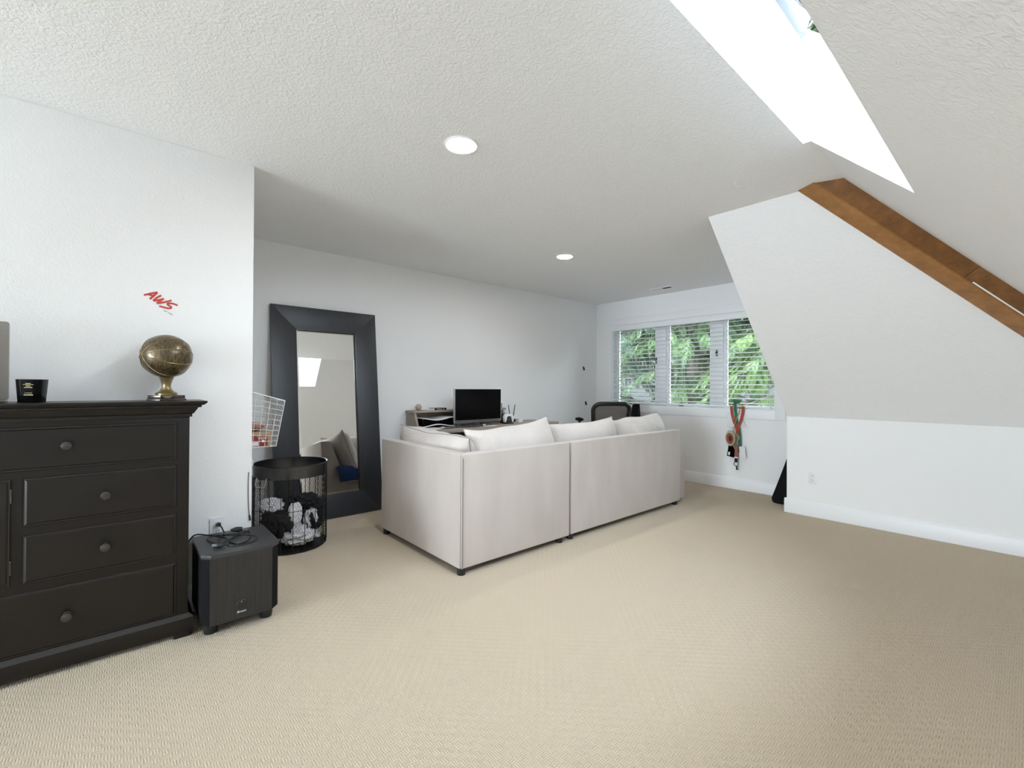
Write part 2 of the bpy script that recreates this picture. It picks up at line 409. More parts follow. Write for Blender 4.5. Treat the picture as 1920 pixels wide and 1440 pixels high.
# ------------------------------------------------------------------ the room
struct('floor', MB().box(XL-.1, XR+.1, YB-.1, YW+.1, -0.1, 0), 'carpet', 'beige looped basket-weave carpet across the whole room', 'carpet')
cl = MB()
TH = 0.44
cl.box(XL-.1, XC, YS, YW+.2, H, H+TH); cl.box(XL-.1, XH, YJ, YS, H, H+TH); cl.box(XL-.1, XH, YB-.1, YJ, H, H+TH)
cl.box(XC, XH, YS, YS+0.06, H+0.001, H+TH)
struct('ceiling', cl, 'ceil', 'flat white textured ceiling with recessed lights', 'ceiling')
# slope above the low wall by the window alcove
d1 = Vector((0, M1, 1)).normalized()*0.2
q = [Vector(p) for p in ((XC, YS, H), (XS, YS, H), (XR, YK, ZK), (XC, YK, ZK))]
struct('ceiling_slope_back', MB().hull2(q, [p+d1 for p in q]), 'ceil', 'sloped white ceiling right of the window above the low wall', 'ceiling')
# slope with skylight wells on the right
n2 = _n2*ROOF
zo = H + ROOF*math.sqrt(1+M2*M2) + M2*(XS-XH)
full = [(XH, H), (XS, H), (XR, ZK), (XR+n2.x, ZK+n2.z), (XH, zo)]
zq = H-M2*(XQ-XS)
low = [(XQ, zq), (XR, ZK), (XR+n2.x, ZK+n2.z), (XQ+n2.x, zq+n2.z)]
sr = MB(); ys = YB-.1
for a, b in sorted(SKYL):
    sr.prism(full, 'y', ys, a); sr.prism(low, 'y', a, b); ys = b
sr.prism(full, 'y', ys, YS)
q = [Vector(p) for p in ((XS, YS, H), (XR, YS, ZK), (XR, YK, ZK))]
sr.hull2(q, [p+_n2*ROOF for p in q])
struct('ceiling_slope_right', sr, 'ceil', 'sloped white ceiling on the right pierced by skylight wells', 'ceiling', recalc=False)
# walls
struct('wall_left', MB().box(XL-.1, XL, YJ-.2, YW+.2, 0, H), 'wall', 'long white wall behind the desk and the leaning mirror', 'wall')
struct('wall_closet', MB().box(XL, XJ, YB-.1, YJ, 0, H), 'wall', 'bright white jutting wall behind the dark dresser', 'wall', bev=0.004)
wf = MB()
xp = XJ
for a0, a1, a2, a3 in FWIN:
    wf.box(xp, a0, YB-.1, YB, 0, H+.3).box(a0, a1, YB-.1, YB, 0, a2).box(a0, a1, YB-.1, YB, a3, H+.3); xp = a1
wf.box(xp, XR+.4, YB-.1, YB, 0, H+.3)
struct('wall_front', wf, 'wall', 'white gable wall behind the viewer', 'wall', recalc=False)
for k, (x0, x1, z0, z1) in enumerate(FWIN):
    fwn = thing('window_%d' % (k+3), ['tall glazed double window behind the viewer', 'shorter window under the slope behind the viewer', 'lowest window in the eave corner behind the viewer'][k], 'window', ((x0+x1)/2, YB, z0), kind='structure')
    bars = [(x0, x0+.05, z0, z1), (x1-.05, x1, z0, z1), (x0+.05, x1-.05, z0, z0+.05), (x0+.05, x1-.05, z1-.05, z1)]
    if k == 0: bars.append(((x0+x1)/2-.03, (x0+x1)/2+.03, z0+.05, z1-.05))
    for a in bars: MB().box(a[0], a[1], YB-.09, YB-.02, a[2], a[3]).build('frame_rail', 'trim', fwn, bev=.003)
    MB().box(x0+.05, x1-.05, YB-.062, YB-.056, z0+.05, z1-.05).build('pane', 'glass', fwn)
struct('wall_right', MB().box(XR, XR+.1, YB-.1, YK+.1, 0, ZK+.02), 'wall', 'low white wall under the skylight slope', 'wall')
struct('wall_knee', MB().box(XC, XR, YK, YK+.08, 0, ZK), 'wall', 'low white wall with one outlet right of the window alcove', 'wall')
struct('wall_cheek', MB().prism([(YS+.02, H), (YW, H), (YW, 0), (YK+.08, 0), (YK+.08, ZK)], 'x', XC, XC+.06), 'wall', 'side wall of the window alcove', 'wall')
WX0, WX1, WZ0, WZ1 = -4.06, -1.86, 0.935, 2.085
ww = MB(); T = 0.18
ww.box(XL, WX0, YW, YW+T, 0, H); ww.box(WX1, XC+.06, YW, YW+T, 0, H)
ww.box(WX0, WX1, YW, YW+T, 0, WZ0); ww.box(WX0, WX1, YW, YW+T, WZ1, H)
struct('wall_back', ww, 'wall', 'white wall of the alcove around the triple window', 'wall')

tag(MB().box(XL-.5, XC+.6, YW+T, YW+T+.55, 2.20, 2.30).build('eave', 'trim', bev=.004), 'white roof eave outside above the alcove window', 'eave', kind='structure')  # overhang added outside to keep high sky light off the sashes

# baseboards
def baseboard(name, p0, p1, nrm, label, ext0=0, ext1=0):
    p0 = Vector(p0); p1 = Vector(p1); n = Vector(nrm); t = (p1-p0).normalized(); p0 = p0-t*ext0; p1 = p1+t*ext1
    prof = [(0, 0), (0.018, 0), (0.018, 0.108), (0.012, 0.122), (0.006, 0.135), (0, 0.135)]
    mb = MB().hull2([p0+n*a+Vector((0, 0, b)) for a, b in prof], [p1+n*a+Vector((0, 0, b)) for a, b in prof])
    return struct(name, mb, 'trim', label, 'baseboard', bev=0.0015)
baseboard('baseboard_back', (XL, YW, 0), (XC, YW, 0), (0, -1, 0), 'white baseboard under the window')
baseboard('baseboard_knee', (XC, YK, 0), (XR, YK, 0), (0, -1, 0), 'white baseboard along the low wall', ext0=0.018)
baseboard('baseboard_cheek', (XC, YK, 0), (XC, YW, 0), (-1, 0, 0), 'white baseboard in the alcove side')
baseboard('baseboard_left', (XL, YJ, 0), (XL, YW, 0), (1, 0, 0), 'white baseboard behind the desk')
baseboard('baseboard_closet', (XJ, YB, 0), (XJ, YJ, 0), (1, 0, 0), 'white baseboard behind the dresser')
baseboard('baseboard_right', (XR, YB, 0), (XR, YK, 0), (-1, 0, 0), 'white baseboard along the right low wall')

# wooden hip beam: two long boards meeting in a ridge, butt joint and white strip
hip = (Vector((XR, YK, ZK))-Vector((XS, YS, H))); hl = hip.length; u = hip.normalized()
nn1 = -Vector((0, M1, 1)).normalized(); e1 = u.cross(nn1).normalized()
if e1.x > 0: e1 = -e1
h0 = Vector((XS, YS, H))
bt = thing('trim_1', 'brown wooden hip beam running down between the two ceiling slopes', 'beam', tuple(h0), kind='structure')
def board(name, a0, a1, t0, t1, m, th=0.02, slant=0.0):
    # a0,a1: (offset along e1, offset off the slope) of the visible face edges
    A = e1*a0[0]+nn1*a0[1]; B = e1*a1[0]+nn1*a1[1]; nf = (B-A).cross(u).normalized()
    if nf.dot(nn1) < 0: nf = -nf
    P = [h0+u*t0+A, h0+u*(t0+slant)+B, h0+u*(t0+slant)+B-nf*th, h0+u*t0+A-nf*th]
    Q = [h0+u*t1+A, h0+u*t1+B, h0+u*t1+B-nf*th, h0+u*t1+A-nf*th]
    return MB().hull2(P, Q).build(name, m, bt, bev=0.002)
BW, BA, BH = 0.190, 0.078, 0.042
tj = 0.93
board('board', (-0.012, 0.006), (BA, BH), -0.22, tj, 'beam_hi')
board('board', (-0.012, 0.006), (BA, BH), tj+0.003, hl-0.02, 'beam_hi')
board('board', (BA+0.004, BH+0.010), (BW, 0.012), -0.26, hl-0.02, 'beam_lo', 0.03)
board('white_strip', (BA-0.012, BH-0.001), (BA-0.004, BH+0.0015), tj+0.055, tj+0.5, 'whiteprint', 0.004)

# skylights (one window unit per well)
for k, (a, b) in enumerate(SKYL):
    lab = 'bright skylight beside the wooden beam'
    s = thing('window_%d' % (k+2), lab, 'skylight', (XH, (a+b)/2, H), kind='structure')
    def pt(x, off): 
        return Vector((x, 0, H-M2*(x-XS)))+_n2*(ROOF+off)
    i0 = pt(XH-0.26, 0); i1 = Vector((XQ, 0, zq))+_n2*ROOF
    sl = (i1-i0); L = sl.length; sd = sl.normalized()
    def bar(t0, t1, y0, y1, o0, o1):
        P = [i0+sd*t0+Vector((0, y0, 0)), i0+sd*t1+Vector((0, y0, 0)), i0+sd*t1+Vector((0, y1, 0)), i0+sd*t0+Vector((0, y1, 0))]
        return MB().hull2([p+_n2*o0 for p in P], [p+_n2*o1 for p in P])
    fw = 0.05
    for nm, args in (('frame_rail', (-fw, 0, a-fw, b+fw)), ('frame_rail', (L, L+fw, a-fw, b+fw)), ('frame_rail', (0, L, a-fw, a)), ('frame_rail', (0, L, b, b+fw))):
        bar(*args, 0.0, 0.08).build(nm, 'trim', s, bev=0.004)
    bar(0, L, a, b, 0.05, 0.056).build('pane', 'skyglass', s)

# ------------------------------------------------------------------ the alcove window
win = thing('window_1', 'white triple casement window behind horizontal blinds', 'window', (-2.96, YW, WZ0), kind='structure')
CW = 0.10
for a in ((WX0-CW, WX0, WZ0-CW, WZ1+CW), (WX1, WX1+CW, WZ0-CW, WZ1+CW), (WX0, WX1, WZ1, WZ1+CW), (WX0, WX1, WZ0-CW, WZ0)):
    MB().box(a[0], a[1], YW-0.02, YW+0.001, a[2], a[3]).build('casing', 'trim', win, bev=0.004)
JT = 0.012
for a in ((WX0, WX0+JT, WZ0, WZ1), (WX1-JT, WX1, WZ0, WZ1), (WX0+JT, WX1-JT, WZ0, WZ0+JT), (WX0+JT, WX1-JT, WZ1-JT, WZ1)):
    MB().box(a[0], a[1], YW-0.005, YW+0.17, a[2], a[3]).build('jamb', 'trim', win)
bays = [(-4.049, -3.374), (-3.236, -2.609), (-2.471, -1.871)]
for x0, x1 in ((-3.375, -3.235), (-2.61, -2.47)):
    MB().box(x0, x1, YW+0.07, YW+0.16, WZ0+JT, WZ1-JT).build('mullion', 'trim', win, bev=0.004)
for i, (x0, x1) in enumerate(bays):
    s = MB()
    z0, z1, fw = WZ0+JT, WZ1-JT, 0.035
    yy0, yy1 = YW+0.09, YW+0.135
    s.box(x0, x0+fw, yy0, yy1, z0, z1); s.box(x1-fw, x1, yy0, yy1, z0, z1)
    s.box(x0+fw, x1-fw, yy0, yy1, z0, z0+fw); s.box(x0+fw, x1-fw, yy0, yy1, z1-fw, z1)
    so = s.build('sash', 'trim', win, recalc=False)
    MB().box(x0+fw, x1-fw, YW+0.108, YW+0.114, z0+fw, z1-fw).build('pane', 'tint', so)
    xm = (x0+x1)/2-0.1
    cr = MB().box(xm-.03, xm+.03, YW+.075, YW+.09, z0+.002, z0+.02)
    cr.tube(bez([(xm, YW+.08, z0+.02), (xm+.005, YW+.06, z0+.045), (xm+.05, YW+.05, z0+.03)]), 0.006)
    cr.build('crank', 'blackplastic', so)
for xm, zz in ((-3.375, 1.56), (-2.545, 1.62)):
    MB().box(xm-.006, xm+.006, YW+.055, YW+.07, zz-.04, zz+.04).box(xm-.01, xm+.012, YW+.045, YW+.06, zz-.012, zz+.012).build('latch', 'blackplastic', win, bev=0.002)

# blind: valance, one mesh per slat, ladders, bottom rail
bl = thing('window_blind', 'white horizontal slat blind lowered across the triple window', 'blind', (-2.96, YW-0.0, WZ0))
MB().box(WX0+.004, WX1-.004, YW-0.032, YW+0.03, 2.005, 2.08).build('valance', 'trim', bl, bev=0.005)
MB().box(WX0+.014, WX1-.014, YW+0.0, YW+0.045, 0.962, 0.985).build('bottom_rail', 'trim', bl, bev=0.004)
NS = 19; z_lo, z_hi = 1.015, 1.985
first = None
for i in range(NS):
    z = z_lo+(z_hi-z_lo)*i/(NS-1)
    if first is None:
        m = MB(); nx = 14; L2 = (WX1-WX0)/2-0.016; vs = []; fs = []
        prof = [(-0.024, -0.0016), (-0.012, 0.0004), (0, 0.0012), (0.012, 0.0004), (0.024, -0.0016)]
        prof = [(p, q_) for p, q_ in prof]+[(p, q_-0.0034) for p, q_ in prof[::-1]]
        m.prism([(p, q_) for p, q_ in prof], 'x', -L2, L2)
        first = m.build('slat', 'trim', bl, smooth=True); o = first
    else: o = copy_part(first, bl)
    tilt = R(14+random.uniform(-1.2, 1.2))
    o.location = Vector((-2.96, YW+0.022, z+random.uniform(-.001, .001)))-OFF[bl.name]; o.rotation_euler = (tilt, 0, random.uniform(-.0008, .0008))
for x in (-3.98, -3.44, -2.96, -2.42, -1.94):
    MB().tube([(x, YW-0.004, 0.98), (x, YW-0.004, 2.01)], 0.0013, 4).tube([(x, YW+0.047, 0.98), (x, YW+0.047, 2.01)], 0.0013, 4).build('ladder_cord', 'whitewire', bl)
MB().lathe([(0, 0), (.012, 0), (.012, .006), (0, .006)], 16, Matrix.Translation((-1.905, YW-.004, .972)) @ Matrix.Rotation(math.pi/2, 4, 'X')).build('rail_button', 'bezel', bl)

# ------------------------------------------------------------------ ceiling fittings
def downlight(x, y, label):
    t = thing('recessed_light', label, 'ceiling light', (x, y, H), group='round recessed lights')
    MB().lathe([(.068, .0), (.070, -.004), (.082, -.006), (.088, -.003), (.089, 0.0)], 40, Matrix.Translation((x, y, H))).build('trim_ring', 'whiteplastic', t, smooth=True)
    MB().lathe([(0, -.003), (.069, -.003), (.069, 0), (0, 0)], 40, Matrix.Translation((x, y, H))).build('diffuser', 'lamp', t)
downlight(-1.938, 1.335, 'large-looking glowing round ceiling light nearer the camera')
downlight(-2.937, 3.227, 'smaller-looking glowing round ceiling light farther back toward the window')
v = thing('ceiling_vent', 'small white air vent with dark slots in the ceiling by the window', 'vent', (-3.06, 5.17, H))
vx0, vx1, vy0, vy1 = -3.20, -2.91, 5.115, 5.225
m = MB()
for a in ((vx0, vx1, vy0, vy0+.015), (vx0, vx1, vy1-.015, vy1), (vx0, vx0+.02, vy0+.015, vy1-.015), (vx1-.02, vx1, vy0+.015, vy1-.015)): m.box(*a, H-.006, H)
m.build('frame', 'trim', v, recalc=False)
MB().box(vx0+.02, vx1-.02, vy0+.015, vy1-.015, H-.0015, H).build('duct_opening', 'ventdark', v)
for i in range(9):
    x = vx0+.03+i*.0138
    MB().box(x, x+.0095, vy0+.016, vy1-.016, H-.006, H-.0015).build('louvre', 'trim', v)
tag(MB().tube(bez([(-1.172, 2.789, H), (-1.172, 2.789, H-.018), (-1.165, 2.80, H-.034), (-1.15, 2.81, H-.036), (-1.142, 2.805, H-.024)]), .0018, 6).build('ceiling_hook', 'whitewire', smooth=True),
    'tiny white screw hook in the ceiling near the skylight', 'hook')

# ------------------------------------------------------------------ outlets, wall marks, lettering
def outlet(label, Mx, plugged=False):
    t = thing('wall_outlet', label, 'outlet', tuple(Mx.translation))
    pl = MB().prism(roundrect(-.035, .035, -.057, .057, .006, 3), 'z', 0, .006, Mx).build('cover_plate', 'whiteplastic', t, bev=.0015)
    for s in (-1, 1):
        r = MB().prism(roundrect(-.017, .017, s*.0195-.0145, s*.0195+.0145, .008, 4), 'z', .006, .008, Mx).build('socket', 'whiteplastic', t)
        h = MB(); 
        for dx in (-.0065, .0065): h.box(dx-.0014, dx+.0014, s*.0195-.001, s*.0195+.008, .008, .0083, Mx)
        h.lathe([(0, .008), (.0026, .008), (.0026, .0083), (0, .0083)], 10, Mx @ Matrix.Translation((0, s*.0195-.008, 0)))
        h.build('slot', 'ventdark', r)
    return t
Mk = Matrix(((1, 0, 0, -1.335), (0, 0, -1, YK), (0, 1, 0, .358), (0, 0, 0, 1)))
outlet('white duplex outlet on the low wall right of the alcove', Mk)
outlet('white outlet with a black plug on the wall behind the subwoofer', face_px(XJ, .421, .414))
for y, z, lab in ((5.202, 1.464, 'upper of two small black wall clips left of the window'), (5.255, .95, 'lower small black wall clip just above the office chair')):
    t = thing('wall_clip', lab, 'clip', (XL, y, z), group='small black wall clips')
    Mx = face_px(XL, y, z) @ Matrix.Rotation(R(20), 4, 'Z')
    MB().box(-.012, .012, -.03, .03, 0, .008, Mx).build('back_plate', 'blackplastic', t, bev=.002)
    MB().box(-.008, .008, -.022, .018, .008, .018, Mx).build('gripper', 'blackplastic', t, bev=.002)
t = thing('wall_lettering', 'red brush lettering AWS on the white wall above the basketball trophy', 'lettering', (XJ, .17, 1.6))
def strokes(name, lines, wid, m, par):
    o = MB()
    for i, ln in enumerate(lines):
        o.ribbon([(XJ+.0012+.0003*i, a, b) for a, b in ln], wid, .0008, (1, 0, 0))
    return o.build(name, m, par, recalc=False)
cv = lambda pts, n=5: [(p.x, p.y) for p in bez([(a, b, 0) for a, b in pts], n)]
strokes('letter_a', [[(.1012, 1.6393), (.130, 1.652), (.1546, 1.6606)], [(.1546, 1.6606), (.143, 1.645), (.1246, 1.6217)], [(.117, 1.6446), (.1438, 1.6405)]], .0085, 'redink', t)
strokes('letter_w', [cv([(.1695, 1.6471), (.154, 1.634), (.1379, 1.615)]), cv([(.1379, 1.615), (.16, 1.622), (.1808, 1.6314)]), cv([(.1808, 1.6314), (.166, 1.619), (.1526, 1.6037)]), cv([(.1526, 1.6037), (.18, 1.613), (.2122, 1.6269)])], .0085, 'redink', t)
strokes('letter_s', [cv([(.2378, 1.604), (.2186, 1.6103), (.2034, 1.6108), (.1955, 1.6060), (.2023, 1.5985), (.2105, 1.5925), (.2074, 1.5855), (.1936, 1.5850), (.1625, 1.5917)])], .0085, 'redink', t)
strokes('signature', [[(.1815, 1.5685), (.1840, 1.5720), (.1868, 1.5702), (.1845, 1.5670), (.1815, 1.5685)], [(.1885, 1.5690), (.1905, 1.5660), (.1925, 1.5672), (.1955, 1.5660)], [(.1995, 1.5622), (.2020, 1.5615), (.2000, 1.5590)],
    [(.2045, 1.5612), (.2065, 1.5575), (.2085, 1.5588), (.2100, 1.5550), (.2125, 1.5562), (.2150, 1.5535), (.2180, 1.5538)]], .0016, 'darkink', t)
tag(MB().tube(bez([(XJ+.004, .570, .70), (XJ+.004, .568, .60), (XJ+.004, .571, .50), (XJ+.004, .575, .455)]), .0018, 6).tube([(XJ+.005, .575, .455), (XJ+.005, .579, .425)], .0045, 8).build('hanging_cord', 'blackplastic', smooth=True),
    'thin black cord with a plug end hanging down the wall corner', 'cord')

# ------------------------------------------------------------------ dresser
DY1, DY0, DX, DXB = .267, -1.30, -2.650, XJ+.022
dr = thing('dresser', 'dark espresso wooden dresser with round pewter knobs along the left wall', 'dresser', (-2.78, -.51, 0))
MB().box(DXB, DX, DY0, DY1, .085, 1.06).build('body', 'espresso', dr, bev=.003)
MB().box(DXB, DX+.022, DY0-.022, DY1+.022, .022, .088).build('plinth', 'espresso', dr, bev=.002)
MB().hull2([(DXB, DY0-.022, .088), (DX+.022, DY0-.022, .088), (DX+.022, DY1+.022, .088), (DXB, DY1+.022, .088)],
           [(DXB, DY0-.004, .106), (DX+.004, DY0-.004, .106), (DX+.004, DY1+.004, .106), (DXB, DY1+.004, .106)]).build('plinth_moulding', 'gloss', dr)
for y in (DY0+.03, DY1-.02):
    for x in (DXB+.03, DX-.01): MB().box(x-.03, x+.028, y-.035, y+.03, 0, .024).build('foot', 'espresso', dr, bev=.003)
# cornice swept round front and right side
prof = [(0, 1.040), (.010, 1.040), (.010, 1.053), (.018, 1.058), (.030, 1.076), (.034, 1.084), (.048, 1.086), (.048, 1.094), (.060, 1.098), (.072, 1.108), (.072, 1.115), (0, 1.115)]
rings = []
cmb = MB()
prev = None
for o_, z in prof:
    ring = [(DXB, DY0-o_*.9, z), (DX+o_*.72, DY0-o_*.9, z), (DX+o_*.72, DY1+o_*.9, z), (DXB, DY1+o_*.9, z)]
    rings.append(ring)
vs = [p for r_ in rings for p in r_]; fs = []
for i in range(len(rings)-1):
    for k in range(4): fs.append((i*4+k, i*4+(k+1) % 4, i*4+4+(k+1) % 4, i*4+4+k))
fs += [(3, 2, 1, 0), tuple((len(rings)-1)*4+k for k in range(4))]
cmb.add(vs, fs).build('cornice_top', 'espresso', dr)
knob0 = None
KP = [(.0001, 0), (.014, 0), (.014, .003), (.008, .006), (.007, .014), (.012, .018), (.0175, .023), (.019, .028), (.017, .034), (.010, .0365), (.0001, .0372)]
def drawer(y0, y1, z0, z1, knobs, name='drawer'):
    global knob0
    g = MB().box(DX-.012, DX+.0006, y0-.006, y1+.006, z0-.006, z1+.006).build('reveal', 'underside', dr)
    d = MB()
    b_ = .009; f = DX+.011
    d.hull2([(DX-.005, y0, z0), (DX-.005, y1, z0), (DX-.005, y1, z1), (DX-.005, y0, z1)], [(f-.005, y0, z0), (f-.005, y1, z0), (f-.005, y1, z1), (f-.005, y0, z1)])
    o = d.build(name, 'espresso_worn', dr)
    MB().hull2([(f-.006, y0+.0016, z0+.0016), (f-.006, y1-.0016, z0+.0016), (f-.006, y1-.0016, z1-.0016), (f-.006, y0+.0016, z1-.0016)],
               [(f, y0+b_, z0+b_), (f, y1-b_, z0+b_), (f, y1-b_, z1-b_), (f, y0+b_, z1-b_)]).build('front_panel', 'espresso', o)
    for ky, kz in knobs:
        if knob0 is None:
            knob0 = MB().lathe(KP, 24, Matrix.Rotation(math.pi/2, 4, 'Y')).build('knob', 'knob', o, smooth=True); k = knob0
        else: k = copy_part(knob0, o)
        k.location = (f-.001, ky, kz)
    return o
drawer(-1.25, .215, .846, 1.014, [(-.152, .938), (-.90, .938)])
for z0, z1, kz in ((.624, .810, .715), (.394, .582, .493)):
    drawer(-.274, .215, z0, z1, [(-.030, kz)]); drawer(-1.25, -.77, z0, z1, [(-1.01, kz)])
drawer(-1.25, .217, .113, .354, [(-.147, .232), (-.90, .232)])
dd = drawer(-.735, -.312, .398, .812, [(-.70, .60)], 'door')
for z in (.745, .462):
    MB().tube([(DX+.006, -.3085, z-.025), (DX+.006, -.3085, z+.025)], .003, 8).sphere((DX+.006, -.3085, z+.027), .004, 8, 6).build('hinge', 'knob', dd, smooth=True)
DT = 1.115
# --- basketball trophy
ty, tx = .186, -2.785
t = thing('basketball_trophy', 'antique bronze basketball trophy on a flared stem and mahogany base', 'trophy', (tx, ty, DT))
def octo(r, c=.38):
    return [(r, -r*c), (r, r*c), (r*c, r), (-r*c, r), (-r, r*c), (-r, -r*c), (-r*c, -r), (r*c, -r)]
def tiers(lst, nm, m, par):
    o = MB()
    for r0, r1, z0, z1 in lst:
        o.hull2([(tx+a, ty+b, z0) for a, b in octo(r0)], [(tx+a, ty+b, z1) for a, b in octo(r1)])
    return o.build(nm, m, par, bev=.0012)
base = tiers([(.078, .078, DT, DT+.006), (.076, .073, DT+.006, DT+.011), (.072, .072, DT+.011, DT+.026)], 'wood_base', 'mahogany', t)
MB().box(tx+.0722, tx+.0732, ty-.027, ty+.027, DT+.012, DT+.0255).build('name_plate', 'blackplastic', base)
pm = MB()
for zz, w_ in ((.0225, .020), (.0185, .015), (.0148, .010)):
    y_ = -w_
    while y_ < w_:
        l_ = random.uniform(.002, .005); pm.box(tx+.0732, tx+.0735, ty+y_, ty+min(y_+l_, w_), DT+zz-.0011, DT+zz+.0009); y_ += l_+.0014
pm.build('plate_print', 'gold', base, recalc=False)
MB().lathe([(.0001, .026), (.044, .026), (.045, .035), (.040, .039), (.030, .045), (.021, .056), (.0175, .068), (.019, .080), (.0225, .092), (.026, .103), (.031, .114), (.0001, .118)], 32, Matrix.Translation((tx, ty, DT))).build('stem', 'brass', t, smooth=True)
bc = Vector((tx, ty, DT+.216)); br = .105
ball = MB().sphere(bc, br, 40, 26).build('ball', 'bronze', t, smooth=True)
pole = Vector((.42, -.90, .04)).normalized(); e_a = pole.cross(Vector((0, 0, 1))).normalized(); e_b = pole.cross(e_a)
def seam(pts):
    return MB().tube(pts, .0017, 6, True).build('seam', 'brass', ball, smooth=True)
for ang_ in (68, 22, -16, -52):
    d_ = e_a*math.cos(R(ang_))+e_b*-math.sin(R(ang_))
    seam([bc+(pole*math.cos(2*math.pi*k/64)+d_*math.sin(2*math.pi*k/64))*(br+.0003) for k in range(64)])
# --- black faceted award
ay, ax = -.268, -2.745
t = thing('award_cube', 'small black tapered award block with gold print on the dresser', 'award', (ax, ay, DT))
rot = Matrix.Rotation(R(-18), 3, 'Z')
def rp(x, y, z): q_ = rot @ Vector((x, y, 0)); return (ax+q_.x, ay+q_.y, z)
top = [(.038, -.018), (.038, .024), (.016, .044), (-.03, .044), (-.03, -.040), (.018, -.040)]
MB().hull2([rp(a*.86, b*.86, DT) for a, b in top], [rp(a, b, DT+.096) for a, b in top]).build('block', 'screen', t, bev=.001)
Ma = Matrix.Translation((ax, ay, 0)) @ Matrix.Rotation(R(-18), 4, 'Z')
for nm_, rows in (('title_print', ((.079, .008, .0018), (.0745, .016, .0014), (.069, .007, .0018), (.063, .013, .0020))), ('name_print', ((.040, .011, .0014), (.0325, .014, .0026)))):
    pr = MB()
    for zz, w_, hh in rows:
        y_ = -w_
        while y_ < w_:
            l_ = random.uniform(.0015, .0035); xx = .038*(.86+.14*zz/.096)+.0004
            pr.box(xx-.001, xx+.0003, y_+.008, min(y_+l_, w_)+.008, DT+zz-hh, DT+zz+hh*.4, Ma); y_ += l_+.0008
    tag(pr.build(nm_, 'gold', t, recalc=False), kind='stuff')
# --- smoked acrylic plaque at the left edge
t = thing('acrylic_plaque', 'tall smoked clear plaque at the left end of the dresser view', 'plaque', (-2.76, -.46, DT))
MB().prism(roundrect(-.60, -.331, DT+.012, 1.445, .008, 4), 'x', -2.765, -2.745).build('panel', 'smoke', t)
MB().box(-2.80, -2.71, -.60, -.338, DT, DT+.012).build('base', 'smoke', t, bev=.002)

# ------------------------------------------------------------------ subwoofer and cables
t = thing('subwoofer', 'black wood-grain subwoofer box beside the dresser with cables on top', 'speaker', (-2.71, .47, 0))
def hexa(e):
    return [(-2.905-e, .305-e), (-2.905-e, .643+e), (-2.565+e, .643+e), (-2.522+e, .600+e*.3), (-2.522+e, .340-e*.3), (-2.565+e, .305-e)]
MB().prism([(a, b) for a, b in hexa(-.004)], 'z', .058, .372).build('cabinet', 'blackmatte', t, bev=.001)
MB().prism(hexa(0.0), 'z', .372, .390).build('top_panel', 'subgrain', t, bev=.0015)
MB().box(-2.527, -2.5235, .338, .602, .060, .372).build('front_panel', 'subveneer', t)
for x in (-2.86, -2.605):
    for y in (.352, .592): MB().lathe([(.0001, 0), (.028, 0), (.032, .02), (.032, .06), (.0001, .06)], 20, Matrix.Translation((x, y, 0))).build('foot', 'blackplastic', t, smooth=True)
MB().lathe([(.0001, .006), (.021, .006), (.0235, .004), (.0235, 0)], 32, face_px(-2.5235, .467, .128)).build('dial', 'blackplastic', t, smooth=True)
MB().box(-2.5180, -2.5172, .4662, .4676, .139, .146).build('dial_mark', 'whiteprint', t)
MB().box(-2.5237, -2.5228, .441, .495, .1560, .1570).build('groove', 'blackplastic', t)
text_mesh('brand_print', 'Boston', .0135, face_px(-2.5232, .467, .094), 'whiteprint', t, shear=.35)
def cable(name, label, pts, r=.0035, ends=(), n=8):
    t = thing(name, label, 'cable', tuple(pts[0]))
    MB().tube(bez(pts, n), r, 7).build('cord', 'blackplastic', t, smooth=True)
    for p, d, ln in ends:
        p = Vector(p); d = Vector(d).normalized()
        MB().tube([p-d*ln*.5, p-d*ln*.1, p+d*ln*.1, p+d*ln*.5], [.006, .013, .013, .010], 6).build('plug', 'blackplastic', t, smooth=True)
    return t
ZT = .394
cable('power_cable', 'black power cable looping over the subwoofer top from behind the dresser',
      [(-2.86, .275, .36), (-2.83, .31, .418), (-2.80, .37, .412), (-2.74, .43, .402), (-2.66, .45, ZT), (-2.62, .47, ZT), (-2.64, .51, ZT), (-2.72, .545, ZT+.004), (-2.79, .55, ZT+.004), (-2.83, .50, ZT), (-2.80, .43, ZT+.003), (-2.72, .39, ZT), (-2.67, .37, ZT), (-2.66, .40, ZT+.004), (-2.72, .46, ZT+.008), (-2.80, .52, ZT+.006), (-2.82, .56, ZT)],
      ends=[((-2.845, .50, ZT+.012), (.2, 1, 0), .055)])
cable('signal_cable', 'thin black cable coiled in a second loop on the subwoofer',
      [(-2.60, .40, ZT+.012), (-2.64, .41, ZT+.006), (-2.74, .37, ZT), (-2.80, .36, ZT+.003), (-2.82, .40, ZT+.005), (-2.76, .47, ZT+.01), (-2.70, .53, ZT+.01), (-2.66, .56, ZT+.006), (-2.62, .54, ZT), (-2.60, .48, ZT), (-2.62, .43, ZT), (-2.68, .44, ZT+.006), (-2.76, .52, ZT+.008), (-2.80, .56, ZT+.02)], .0028,
      ends=[((-2.63, .385, ZT+.011), (-.6, -1, 0), .05)])
cable('plugged_cord', 'short black cord with angled plug pushed into the wall outlet',
      [(-2.895, .428, .432), (-2.882, .436, .422), (-2.872, .442, .405), (-2.86, .446, ZT+.003), (-2.84, .44, ZT)], .0035,
      ends=[((-2.897, .424, .436), (1, .1, .1), .03)])

